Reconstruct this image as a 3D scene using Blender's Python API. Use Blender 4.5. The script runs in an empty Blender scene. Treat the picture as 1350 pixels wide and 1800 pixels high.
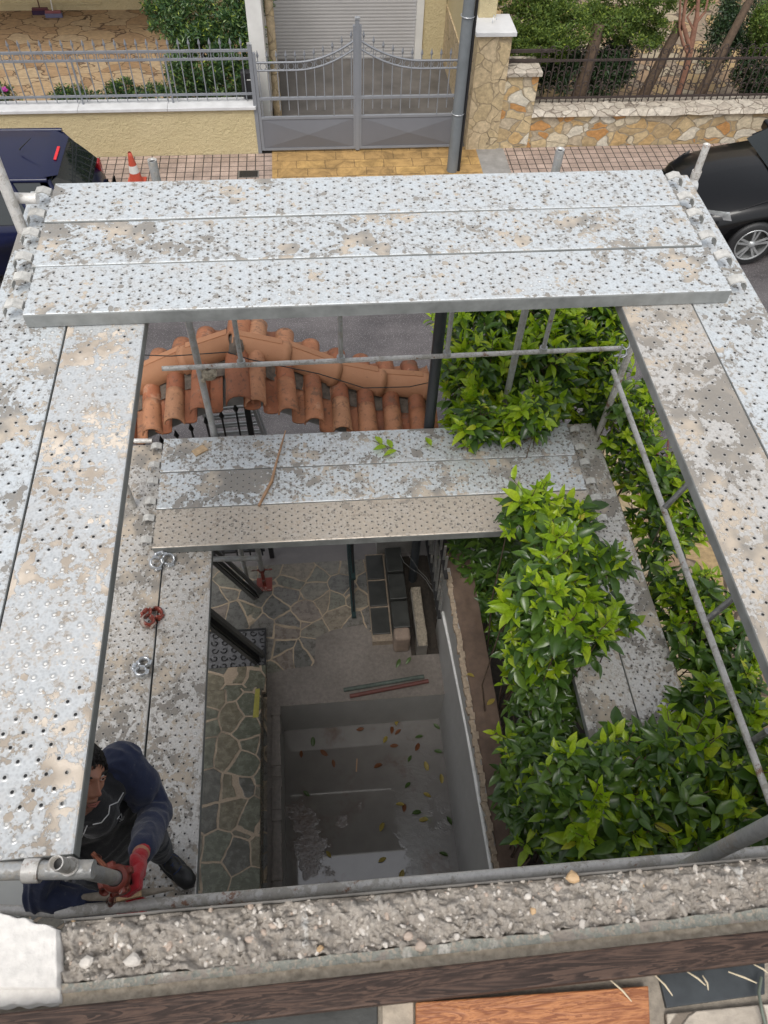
import bpy, bmesh, math, random
import numpy as np
from mathutils import Vector, Matrix, noise
R = math.radians
sc = bpy.context.scene
C = sc.collection
# ------------------------------------------------------------------ camera, sky, sun, exposure
CAM = Vector((0.0, 0.0, 6.6))
M = Matrix(((0.995661, 0.056697, -0.073792), (-0.089253, 0.806261, -0.584789), (0.026340, 0.588837, 0.807822)))
cd = bpy.data.cameras.new('camera'); cam = bpy.data.objects.new('camera', cd); C.objects.link(cam)
cam.matrix_world = Matrix.Translation(CAM) @ M.to_4x4()
cd.sensor_fit = 'VERTICAL'; cd.sensor_height = 36.0; cd.lens = 1352 / 1800 * 36
cd.clip_start = 0.05; cd.clip_end = 2000
cd.dof.use_dof = True; cd.dof.focus_distance = 4.5; cd.dof.aperture_fstop = 10
sc.camera = cam
w = bpy.data.worlds.new("World"); sc.world = w; w.use_nodes = True
nt = w.node_tree; bg = nt.nodes['Background']
sky = nt.nodes.new('ShaderNodeTexSky'); sky.sky_type = 'NISHITA'; sky.sun_disc = False
SUN_EL, SUN_AZ = R(62), R(200)
sky.sun_elevation = SUN_EL; sky.sun_rotation = SUN_AZ; sky.air_density = 1.0; sky.dust_density = 3.0; sky.ozone_density = 1.0
hs = nt.nodes.new('ShaderNodeHueSaturation'); hs.inputs['Saturation'].default_value = 0.22
nt.links.new(sky.outputs[0], hs.inputs['Color']); nt.links.new(hs.outputs[0], bg.inputs[0]); bg.inputs[1].default_value = 0.15
sl = bpy.data.lights.new('sun', 'SUN'); sl.energy = 1.2; sl.angle = R(25); sl.color = (1.0, 0.96, 0.9)
so = bpy.data.objects.new('sun', sl); C.objects.link(so)
sd = Vector((math.cos(SUN_EL) * math.sin(SUN_AZ), math.cos(SUN_EL) * math.cos(SUN_AZ), math.sin(SUN_EL)))
so.rotation_euler = sd.to_track_quat('Z', 'Y').to_euler()
sc.view_settings.view_transform = 'Standard'; sc.view_settings.look = 'None'; sc.view_settings.gamma = 1
sc.view_settings.exposure = 0.5

def at(px, py, z):                      # photo pixel -> world point at height z
    d = M @ Vector(((px - 675) / 1352, -(py - 900) / 1352, -1)); t = (z - CAM.z) / d.z
    return CAM + d * t
def aty(px, py, Y):
    d = M @ Vector(((px - 675) / 1352, -(py - 900) / 1352, -1)); return CAM + d * (Y / d.y)

# ------------------------------------------------------------------ node helpers
def s2l(c):
    return tuple((v / 12.92 if v <= .04045 else ((v + .055) / 1.055) ** 2.4) for v in [x / 255 for x in c]) + (1,)
class NT:
    def __init__(s, name):
        s.m = bpy.data.materials.new(name); s.m.use_nodes = True; s.t = s.m.node_tree
        s.b = s.t.nodes['Principled BSDF']; s.tc = s.t.nodes.new('ShaderNodeTexCoord')
    def n(s, ty, **k):
        o = s.t.nodes.new(ty)
        for a, b in k.items(): setattr(o, a, b)
        return o
    def set(s, sock, v):
        if isinstance(v, bpy.types.NodeSocket): s.t.links.new(v, sock)
        elif v is not None:
            if isinstance(v, (tuple, list)) and len(v) == 3 and sock.type == 'RGBA': v = tuple(v) + (1,)
            if isinstance(v, (int, float)) and sock.type == 'RGBA': v = (v, v, v, 1)
            sock.default_value = v
    def ma(s, op, a, b=None, c=None, clamp=False):
        o = s.n('ShaderNodeMath', operation=op, use_clamp=clamp)
        s.set(o.inputs[0], a)
        if b is not None: s.set(o.inputs[1], b)
        if c is not None: s.set(o.inputs[2], c)
        return o.outputs[0]
    def noise(s, co, scale, det=4, rough=.55, dist=0, col=False):
        o = s.n('ShaderNodeTexNoise'); s.set(o.inputs['Vector'], co); o.inputs['Scale'].default_value = scale
        o.inputs['Detail'].default_value = det; o.inputs['Roughness'].default_value = rough; o.inputs['Distortion'].default_value = dist
        return o.outputs['Color' if col else 'Fac']
    def vor(s, co, scale, feature='F1', out='Distance', rnd=1.0):
        o = s.n('ShaderNodeTexVoronoi', feature=feature); s.set(o.inputs['Vector'], co); o.inputs['Scale'].default_value = scale
        o.inputs['Randomness'].default_value = rnd
        return o.outputs[out]
    def ramp(s, f, stops, interp='LINEAR'):
        o = s.n('ShaderNodeValToRGB'); r = o.color_ramp; r.interpolation = interp
        while len(r.elements) < len(stops): r.elements.new(.5)
        for e, (p, c) in zip(r.elements, stops):
            e.position = p; e.color = (c if len(c) == 4 else tuple(c) + (1,)) if isinstance(c, tuple) else (c, c, c, 1)
        s.set(o.inputs[0], f); return o.outputs[0]
    def step(s, f, a, b):                # smooth 0..1
        o = s.n('ShaderNodeMapRange', interpolation_type='SMOOTHSTEP'); s.set(o.inputs[0], f)
        o.inputs[1].default_value = a; o.inputs[2].default_value = b; return o.outputs[0]
    def mix(s, f, a, b, mode='MIX'):
        o = s.n('ShaderNodeMix', data_type='RGBA', blend_type=mode); s.set(o.inputs[0], f); s.set(o.inputs[6], a); s.set(o.inputs[7], b)
        return o.outputs[2]
    def obj(s): return s.tc.outputs['Object']
    def off(s, co, v):
        o = s.n('ShaderNodeVectorMath', operation='ADD'); s.set(o.inputs[0], co); s.set(o.inputs[1], v); return o.outputs[0]
    def scl(s, co, v):
        o = s.n('ShaderNodeVectorMath', operation='MULTIPLY'); s.set(o.inputs[0], co); s.set(o.inputs[1], v); return o.outputs[0]
    def geo(s): 
        return s.n('ShaderNodeNewGeometry')
    def rnd(s): return s.n('ShaderNodeObjectInfo').outputs['Random']
    def rndco(s, co):
        c = s.n('ShaderNodeCombineXYZ'); r = s.ma('MULTIPLY', s.rnd(), 57.0)
        s.set(c.inputs[0], r); s.set(c.inputs[1], s.ma('MULTIPLY', r, 1.7)); s.set(c.inputs[2], r); return s.off(co, c.outputs[0])
    def bump(s, h, strength=.5, dist=.01):
        o = s.n('ShaderNodeBump'); o.inputs['Strength'].default_value = strength; o.inputs['Distance'].default_value = dist
        s.set(o.inputs['Height'], h); s.t.links.new(o.outputs[0], s.b.inputs['Normal'])
    def out(s, col, rough=.7, metal=0, spec=None):
        s.set(s.b.inputs['Base Color'], col); s.set(s.b.inputs['Roughness'], rough); s.set(s.b.inputs['Metallic'], metal)
        if spec is not None: s.b.inputs['Specular IOR Level'].default_value = spec
        return s.m
def plain(name, c, rough=.6, metal=0, var=.12, scale=18, bmp=.15, spec=None):
    m = NT(name); co = m.rndco(m.obj()); f = m.noise(co, scale, 6, .65)
    m.bump(f, bmp, .004)
    col = m.mix(1.0, c, m.ramp(f, [(.25, 1 - var), (.75, 1 + var)]), 'MULTIPLY')
    return m.out(col, m.ramp(f, [(.3, max(rough - .1, .02)), (.7, min(rough + .1, 1))]), metal, spec)

def plank_mat(name, tint=(.53, .56, .575), mortar=(.165, .147, .125), tan=(.44, .36, .27), speck=.5, blotch=.5, wash=.0, nub=.3):
    m = NT(name); o = m.obj(); sep = m.n('ShaderNodeSeparateXYZ'); m.set(sep.inputs[0], o); x, y = sep.outputs[0], sep.outputs[1]
    co = m.rndco(o)
    def lat(ox, oy):
        a = m.ma('MULTIPLY', m.ma('SUBTRACT', m.ma('FRACT', m.ma('ADD', m.ma('DIVIDE', x, .084), ox)), .5), .084)
        b = m.ma('MULTIPLY', m.ma('SUBTRACT', m.ma('FRACT', m.ma('ADD', m.ma('DIVIDE', y, .056), oy)), .5), .056)
        return m.ma('SQRT', m.ma('ADD', m.ma('MULTIPLY', a, a), m.ma('MULTIPLY', b, b)))
    d = m.ma('MINIMUM', lat(0, 0), lat(.5, .5))
    inside = m.ma('MULTIPLY', m.ma('LESS_THAN', m.ma('ABSOLUTE', y), .137), m.ma('GREATER_THAN', sep.outputs[2], -.004))
    hole = m.ma('MULTIPLY', m.step(d, .0056, .0044), inside)
    rim = m.ma('MULTIPLY', m.ma('MULTIPLY', m.step(d, .013, .007), inside), 1.0)
    n1 = m.noise(co, 3.2, 7, .62); n2 = m.noise(co, 11, 7, .7, .6); n3 = m.noise(co, 45, 5, .7)
    big = m.ma('ADD', m.ma('MULTIPLY', n1, .55), m.ma('MULTIPLY', n2, .45))
    th = .628 - .125 * blotch
    big = m.ma('ADD', big, m.ma('MULTIPLY', m.ma('SUBTRACT', n3, .5), .22)); bl = m.step(big, th, th + .02)
    # big round mortar dabs
    wco = m.off(co, m.scl(m.off(m.noise(co, 9, 4, .6, 0, True), (-.5, -.5, -.5)), (.10, .10, .10)))
    dv = m.vor(wco, 4.6); dc = m.vor(wco, 4.6, 'F1', 'Color'); dsep = m.n('ShaderNodeSeparateColor'); m.set(dsep.inputs[0], dc)
    rad = m.ma('MULTIPLY', m.ma('GREATER_THAN', dsep.outputs[0], 1 - .6 * blotch), m.ma('ADD', m.ma('MULTIPLY', dsep.outputs[1], .20), .06))
    dab = m.ma('MULTIPLY', m.step(m.ma('SUBTRACT', rad, dv), 0.0, .012), m.ma('GREATER_THAN', rad, .02))
    # small spots
    wc2 = m.off(co, m.scl(m.off(m.noise(co, 30, 3, .6, 0, True), (-.5, -.5, -.5)), (.025, .025, .025)))
    sv = m.vor(wc2, 34); sc2 = m.vor(wc2, 34, 'F1', 'Color'); ss = m.n('ShaderNodeSeparateColor'); m.set(ss.inputs[0], sc2)
    dens = m.ma('ADD', m.ma('MULTIPLY', m.ma('SUBTRACT', m.ma('ADD', m.ma('MULTIPLY', n1, .6), m.ma('MULTIPLY', n2, .4)), .5), 3.6), speck * .62)
    srad = m.ma('MULTIPLY', m.ma('LESS_THAN', ss.outputs[0], dens), m.ma('ADD', m.ma('MULTIPLY', m.ma('POWER', ss.outputs[1], 2.0), .55), .08))
    spot = m.ma('MULTIPLY', m.step(m.ma('SUBTRACT', srad, sv), 0, .08), m.ma('GREATER_THAN', srad, .05))
    fine = m.ma('MULTIPLY', m.step(n3, .60 - .1 * speck, .64 - .1 * speck), m.step(n2, .36, .56))
    base = m.mix(m.noise(co, 60, 3, .6), tuple(t * .86 for t in tint), tuple(min(t * 1.14, 1) for t in tint))
    base = m.mix(m.step(m.vor(co, 95, 'F1', 'Distance'), .2, .7), base, tuple(min(t * 1.18, .95) for t in tint))
    base = m.mix(m.ma('MULTIPLY', m.step(n2, .4, .62), .35 + .5 * wash), base, m.mix(n1, (.62, .60, .57), (.46, .41, .35)))
    if wash > 0: base = m.mix(m.ma('MULTIPLY', m.step(n3, .2, .7), wash), base, (.47, .40, .32))
    tone = m.ramp(m.noise(m.off(co, (7, 3, 1)), 5, 3), [(.38, tuple(tan)), (.52, tuple(mortar)), (.7, tuple(v * .75 for v in mortar))])
    tone = m.mix(m.step(n3, .3, .75), tone, m.mix(.4, tone, (.40, .37, .33)))
    mor = m.ma('MAXIMUM', m.ma('MAXIMUM', bl, dab), spot, clamp=True)
    col = m.mix(m.ma('MULTIPLY', m.ma('MAXIMUM', mor, m.ma('MULTIPLY', fine, .75)), m.ramp(n3, [(.3, .75), (.7, 1.0)])), base, tone)
    rust = m.step(m.noise(m.off(co, (3, 9, 2)), 7, 6, .7), .66, .72)
    col = m.mix(m.ma('MULTIPLY', rust, .35), col, (.45, .24, .12))
    col = m.mix(m.ma('MULTIPLY', rim, .35), col, (.34, .33, .31))
    plug = m.step(m.noise(m.off(co, (1, 5, 8)), 2.6, 2), .66 - nub * .28, .69 - nub * .28)
    hcol = m.mix(plug, (.012, .012, .012), (.66, .65, .62))
    col = m.mix(hole, col, hcol)
    mor2 = m.ma('ADD', m.ma('MULTIPLY', mor, .5), m.ma('MULTIPLY', n3, .35))
    m.bump(m.ma('ADD', m.ma('SUBTRACT', mor2, m.ma('MULTIPLY', hole, 1.2)), m.ma('MULTIPLY', rim, .5)), .75, .004)
    return m.out(col, m.mix(mor, m.ramp(n3, [(.3, .3), (.7, .5)]), .88), m.ma('MULTIPLY', m.ma('SUBTRACT', 1, m.ma('MAXIMUM', mor, hole)), .35))

def crazy(name, scale, stones, mortar, width=.035, dist=.25, rough=.6, bmp=.5, off=(0, 0, 0), moss=None, axes=(1, 1, 1), wet=0, edge_noise=.5):
    m = NT(name); o = m.off(m.scl(m.obj(), axes), off)
    wob = m.scl(m.off(m.noise(o, 2.2, 3, .5, 0, True), (-.5, -.5, -.5)), (dist,) * 3)
    co = m.off(o, wob)
    co = m.off(co, m.scl(m.off(m.noise(o, 28, 3, .6, 0, True), (-.5, -.5, -.5)), (.012 * edge_noise,) * 3))
    e = m.vor(co, scale, 'DISTANCE_TO_EDGE'); cc = m.vor(co, scale, 'F1', 'Color')
    sp = m.n('ShaderNodeSeparateColor'); m.set(sp.inputs[0], cc)
    wv = m.ma('MULTIPLY', m.ramp(m.noise(o, 3, 2), [(.3, .5), (.7, 1.4)]), width)
    n = len(stones)
    col = m.ramp(sp.outputs[0], [(i / n, c) for i, c in enumerate(stones)], 'CONSTANT')
    nn = m.noise(o, 16, 8, .68); n2 = m.noise(m.scl(o, (1, 3.5, 1)), 9, 6, .7, 1.2)
    col = m.mix(1.0, col, m.ramp(nn, [(.25, .6), (.75, 1.35)]), 'MULTIPLY')
    col = m.mix(1.0, col, m.ramp(n2, [(.3, .8), (.7, 1.18)]), 'MULTIPLY')
    if moss: col = m.mix(m.ma('MULTIPLY', m.step(m.noise(o, 2.5, 5), .5, .68), .7), col, moss)
    mask = m.step(m.ma('SUBTRACT', e, wv), .0, .012)
    mc = m.mix(m.noise(o, 70, 3, .7), tuple(v * .6 for v in mortar), tuple(min(1, v * 1.3) for v in mortar))
    mc = m.mix(m.step(m.noise(o, 5, 4), .5, .7), mc, tuple(v * .45 for v in mortar))
    c = m.mix(mask, mc, col)
    m.bump(m.ma('ADD', m.ma('MULTIPLY', mask, .6), m.ma('MULTIPLY', nn, .5)), bmp, .012)
    r = m.mix(mask, min(1, rough + .2), m.ramp(nn, [(.3, max(rough - .2 - wet, .08)), (.7, rough)]))
    return m.out(c, r)

def leafmat(name, stops, rough=.38, trans=.25, spec=.5):
    m = NT(name); g = m.geo(); rp = g.outputs['Random Per Island']
    col = m.ramp(rp, stops); o = m.obj()
    col = m.mix(1.0, col, m.ramp(m.noise(o, 60, 2), [(.3, .85), (.7, 1.15)]), 'MULTIPLY')
    m.out(col, rough, 0, spec)
    tr = m.n('ShaderNodeBsdfTranslucent'); m.set(tr.inputs[0], m.mix(1.0, col, (1.3, 1.5, .6), 'MULTIPLY'))
    mx = m.n('ShaderNodeMixShader'); mx.inputs[0].default_value = trans
    outn = [n for n in m.t.nodes if n.type == 'OUTPUT_MATERIAL'][0]
    m.t.links.new(m.b.outputs[0], mx.inputs[1]); m.t.links.new(tr.outputs[0], mx.inputs[2]); m.t.links.new(mx.outputs[0], outn.inputs[0])
    return m.m

def tubemat(name, c=(.42, .43, .43), rust=.3, dirt=.4, metal=.6):
    m = NT(name); co = m.rndco(m.obj()); n1 = m.noise(co, 7, 6, .7); n2 = m.noise(co, 40, 5, .7)
    col = m.mix(1.0, c, m.ramp(n2, [(.25, .75), (.75, 1.25)]), 'MULTIPLY')
    f = m.step(m.ma('ADD', m.ma('MULTIPLY', n1, .6), m.ma('MULTIPLY', n2, .4)), .56 - .06 * dirt, .6 - .05 * dirt)
    col = m.mix(m.ma('MULTIPLY', f, .8), col, m.mix(n2, (.20, .18, .15), (.50, .47, .42)))
    g = m.step(m.noise(m.off(co, (5, 5, 5)), 9, 6, .75), .66 - .12 * rust, .72 - .12 * rust)
    col = m.mix(m.ma('MULTIPLY', g, .85), col, m.mix(n2, (.16, .06, .03), (.32, .15, .07)))
    m.bump(m.ma('ADD', f, n2), .35, .003)
    return m.out(col, m.mix(f, .38, .8), m.ma('MULTIPLY', m.ma('SUBTRACT', 1, m.ma('MAXIMUM', f, g)), metal))

def woodmat(name, dark, light, sc_=1.0, rough=.6, ax=(1, 9, 9)):
    m = NT(name); o = m.scl(m.rndco(m.obj()), ax)
    wv = m.noise(o, 5 * sc_, 6, .6, 1.8); n2 = m.noise(m.scl(o, (1, 4, 4)), 16 * sc_, 4, .6)
    rings = m.ma('FRACT', m.ma('MULTIPLY', wv, 7))
    f = m.ma('ADD', m.ma('MULTIPLY', m.step(rings, 0, 1), .55), m.ma('MULTIPLY', n2, .5))
    m.bump(f, .3, .003)
    return m.out(m.ramp(f, [(.25, tuple(dark)), (.85, tuple(light))]), rough)

MAT = {}
MAT['plank_a'] = plank_mat('galvanised_plank_light', speck=.6, blotch=.55, nub=0)
MAT['plank_b'] = plank_mat('galvanised_plank_spotted', speck=.85, blotch=.85, nub=.15)
MAT['plank_c'] = plank_mat('galvanised_plank_dirty', tint=(.50, .49, .47), speck=.85, blotch=.95, wash=.22, nub=.2)
MAT['plank_d'] = plank_mat('galvanised_plank_brown', tint=(.45, .40, .34), speck=.6, blotch=.45, wash=.85, nub=0, tan=(.44, .36, .28))
MAT['plank_e'] = plank_mat('galvanised_plank_tan_dabs', tint=(.49, .505, .51), mortar=(.34, .27, .20), tan=(.66, .56, .45), speck=.65, blotch=.85, nub=.62)
MAT['tube'] = tubemat('galvanised_tube', (.46, .465, .46), .4, 1.1, .25); MAT['tube_rusty'] = tubemat('weathered_tube', (.62, .60, .57), .6, 1.0, .08)
MAT['tube_dull'] = tubemat('dull_tube', (.22, .22, .21), .2, .5, .4)
MAT['red_cast'] = tubemat('red_painted_casting', (.22, .045, .03), .5, .15, .1)
MAT['zinc'] = plain('zinc_bright', (.62, .64, .66), .32, .8, .15, 60)
MAT['concrete'] = plain('concrete_grey', (.25, .24, .225), .75, 0, .3, 6, .5)
MAT['concrete_dark'] = plain('concrete_dark_wet', (.145, .135, .12), .45, 0, .35, 5, .5)
MAT['brown_top'] = plain('brown_wall_top', (.13, .088, .064), .8, 0, .4, 9, .7)
MAT['soil'] = plain('soil', (.035, .028, .022), .95, 0, .6, 30, 1.2)
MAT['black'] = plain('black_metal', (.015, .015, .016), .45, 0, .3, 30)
MAT['black_rubber'] = plain('black_rubber', (.02, .02, .021), .55, 0, .3, 60, .3)
MAT['grey_paint'] = plain('grey_paint', (.21, .22, .24), .45, 0, .08, 4, .05)
MAT['grey_panel'] = plain('grey_panel_paint', (.15, .155, .172), .5, 0, .06, 3, .05)
MAT['pole'] = plain('grey_pole', (.16, .175, .185), .5, 0, .15, 6)
MAT['iron_brown'] = plain('brown_wrought_iron', (.045, .032, .028), .7, 0, .35, 20)
MAT['red_iron'] = plain('dark_red_iron', (.12, .04, .032), .6, 0, .3, 20)
MAT['marble'] = plain('white_marble', (.60, .60, .60), .4, 0, .12, 6, .05)
MAT['white_paint'] = plain('white_paint', (.66, .65, .62), .6, 0, .08, 6, .1)
MAT['white_pvc'] = plain('white_pvc', (.72, .72, .70), .5, 0, .18, 12, .05)
MAT['alu'] = plain('aluminium', (.44, .45, .45), .38, .6, .15, 14, .05)
MAT['alu_dull'] = plain('aluminium_dull', (.13, .13, .125), .5, .3, .2, 14, .05)
MAT['bark'] = plain('bark_brown', (.11, .075, .05), .9, 0, .5, 22, 1)
MAT['bark_red'] = plain('bark_reddish', (.26, .13, .085), .85, 0, .35, 18, .8)
MAT['navy'] = None
def m_stucco():
    m = NT('yellow_stucco'); o = m.obj(); n = m.noise(o, 9, 8, .65, .8); n2 = m.noise(o, 1.2, 3)
    v = m.noise(m.scl(o, (1, 1, 1.6)), 22, 4, .6, 1.5)
    m.bump(m.ma('ADD', n, m.ma('MULTIPLY', v, .8)), .9, .03)
    return m.out(m.mix(n2, (.56, .465, .26), (.64, .54, .33)), .85)
MAT['stucco'] = m_stucco()
def m_asph():
    m = NT('wet_asphalt'); o = m.obj(); s = m.vor(o, 75); n = m.noise(o, 1.2, 6, .6); n2 = m.noise(o, 160, 3, .8)
    n3 = m.noise(m.scl(o, (.4, 1.4, 1)), 2.2, 6, .6)
    c = m.mix(m.step(n, .35, .7), (.070, .063, .066), (.115, .104, .106))
    c = m.mix(1.0, c, m.ramp(n3, [(.3, .82), (.7, 1.18)]), 'MULTIPLY')
    c = m.mix(m.ma('MULTIPLY', m.step(s, .30, .14), m.step(n2, .42, .56)), c, (.48, .47, .46))
    m.bump(n2, .7, .006); return m.out(c, m.ramp(n, [(.35, .38), (.7, .7)]))
MAT['asphalt'] = m_asph()
def m_tiles():
    m = NT('pavement_tiles'); o = m.obj(); b = m.n('ShaderNodeTexBrick', offset=0, squash=1)
    m.set(b.inputs['Vector'], o); b.inputs['Scale'].default_value = 1; b.inputs['Brick Width'].default_value = .135; b.inputs['Row Height'].default_value = .135
    b.inputs['Mortar Size'].default_value = .008; b.inputs['Mortar Smooth'].default_value = .2
    b.inputs['Color1'].default_value = (.40, .305, .255, 1); b.inputs['Color2'].default_value = (.33, .25, .205, 1); b.inputs['Mortar'].default_value = (.035, .028, .024, 1)
    n = m.noise(o, 3, 6, .7); n2 = m.noise(o, 40, 3)
    c = m.mix(1.0, b.outputs[0], m.ramp(n, [(.3, .62), (.65, 1.2)]), 'MULTIPLY'); c = m.mix(1.0, c, m.ramp(n2, [(.3, .8), (.7, 1.1)]), 'MULTIPLY')
    m.bump(b.outputs[1], -.5, .01); return m.out(c, .7)
MAT['tiles'] = m_tiles()
def m_gold():
    m = NT('ochre_stamped_concrete'); o = m.obj(); b = m.n('ShaderNodeTexBrick', offset=.37, squash=1)
    m.set(b.inputs['Vector'], m.off(o, m.scl(m.off(m.noise(o, 5, 3, .5, 0, True), (-.5, -.5, -.5)), (.05, .05, .05))))
    b.inputs['Scale'].default_value = 1; b.inputs['Brick Width'].default_value = .46; b.inputs['Row Height'].default_value = .23; b.inputs['Mortar Size'].default_value = .008
    b.inputs['Color1'].default_value = (.40, .25, .09, 1); b.inputs['Color2'].default_value = (.33, .205, .08, 1); b.inputs['Mortar'].default_value = (.2, .125, .05, 1)
    n = m.noise(o, 4, 7, .7, 1)
    c = m.mix(1.0, b.outputs[0], m.ramp(n, [(.3, .5), (.62, 1.25)]), 'MULTIPLY'); m.bump(n, .6, .01); return m.out(c, .6)
MAT['gold'] = m_gold()
def m_terra():
    m = NT('terracotta'); o = m.rndco(m.obj()); n = m.noise(o, 6, 7, .65); n2 = m.noise(o, 30, 4, .7); rp = m.geo().outputs['Random Per Island']
    c = m.ramp(rp, [(0, (.33, .115, .05)), (.35, (.25, .085, .04)), (.7, (.38, .15, .07)), (1, (.43, .21, .11))])
    c = m.mix(1.0, c, m.ramp(n, [(.3, .72), (.7, 1.2)]), 'MULTIPLY')
    c = m.mix(m.ma('MULTIPLY', m.step(n2, .54, .70), .7), c, (.09, .05, .03))
    c = m.mix(m.ma('MULTIPLY', m.step(n, .58, .70), .45), c, (.50, .33, .22)); n4 = m.noise(m.off(o, (4, 4, 4)), 12, 6, .75); c = m.mix(m.ma('MULTIPLY', m.step(n4, .54, .62), .6), c, (.13, .075, .05))
    m.bump(n2, .3, .004); return m.out(c, .7)
MAT['terra'] = m_terra()
def m_terra2():
    m = NT('terracotta_ridge'); o = m.rndco(m.obj()); n = m.noise(o, 6, 7, .65); n2 = m.noise(o, 34, 4, .7)
    c = m.mix(n, (.33, .145, .07), (.44, .22, .115)); c = m.mix(m.ma('MULTIPLY', m.step(n2, .62, .74), .55), c, (.12, .07, .045))
    m.bump(n2, .3, .004); return m.out(c, .72)
MAT['terra_ridge'] = m_terra2()
MAT['mortar_dirty'] = plain('dirty_roof_mortar', (.12, .095, .075), .95, 0, .6, 25, 1.2)
sl_ = [(.18, .165, .135), (.155, .15, .12), (.20, .17, .13), (.125, .122, .11), (.19, .16, .135), (.15, .14, .125)]
MAT['yard'] = crazy('yard_crazy_paving', 4.7, sl_, (.38, .30, .21), .024, .12, .45, .6, wet=.1)
MAT['terrace'] = crazy('terrace_crazy_paving', 4.3, [(.135, .135, .10), (.17, .15, .105), (.115, .112, .095), (.155, .14, .105), (.13, .135, .10)], (.36, .28, .20), .026, .12, .4, .6, off=(3.3, 1.4, 0), wet=.1)
MAT['tan_floor'] = crazy('tan_crazy_paving', 2.6, [(.33, .22, .125), (.37, .26, .15), (.29, .185, .10), (.39, .29, .18)], (.14, .09, .055), .016, .5, .8, .5, axes=(.75, 1.1, 1))
MAT['tan_floor_far'] = crazy('path_crazy_paving', 2.4, [(.28, .19, .115), (.34, .24, .12), (.23, .18, .13), (.32, .27, .19)], (.12, .09, .065), .03, .5, .8, .6, off=(5, 1, 0))
MAT['stone_wall'] = crazy('stone_wall_facing', 5.2, [(.52, .40, .23), (.48, .25, .09), (.58, .50, .36), (.42, .31, .17), (.60, .55, .45), (.50, .34, .16), (.46, .38, .27)], (.36, .30, .21), .03, .3, .85, 1.0, axes=(.8, .8, 1.15), off=(2, 7, 3))
MAT['stone_pillar'] = crazy('stone_pillar_facing', 4.2, [(.50, .39, .24), (.53, .42, .27), (.47, .365, .215)], (.38, .30, .19), .02, .3, .85, 1.0)
MAT['coping_stone'] = crazy('stone_coping', 5, [(.42, .37, .30), (.46, .41, .34), (.38, .33, .27)], (.20, .165, .13), .018, .2, .85, .8)
MAT['slate'] = plain('slate_slab', (.032, .033, .03), .45, 0, .35, 10, .5)
MAT['drive'] = plain('driveway_slabs', (.10, .092, .085), .6, 0, .4, 3, .4)
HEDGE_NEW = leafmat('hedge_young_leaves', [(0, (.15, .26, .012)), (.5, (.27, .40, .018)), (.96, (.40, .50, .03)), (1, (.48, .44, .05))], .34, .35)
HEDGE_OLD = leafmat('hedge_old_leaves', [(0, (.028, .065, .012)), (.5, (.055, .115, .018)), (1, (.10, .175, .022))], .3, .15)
DARK_LEAF = leafmat('dark_shrub_leaves', [(0, (.012, .028, .012)), (.6, (.03, .06, .022)), (1, (.06, .10, .035))], .45, .15)
SCHEF = leafmat('glossy_shrub_leaves', [(0, (.02, .05, .02)), (.6, (.05, .11, .035)), (1, (.15, .22, .05))], .4, .15)
THUJA = leafmat('conifer_sprays', [(0, (.04, .075, .012)), (.5, (.085, .14, .02)), (1, (.16, .21, .03))], .7, .2)
TIP_YEL = leafmat('yellow_green_tips', [(0, (.25, .34, .04)), (1, (.38, .42, .06))], .5, .3)

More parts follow.
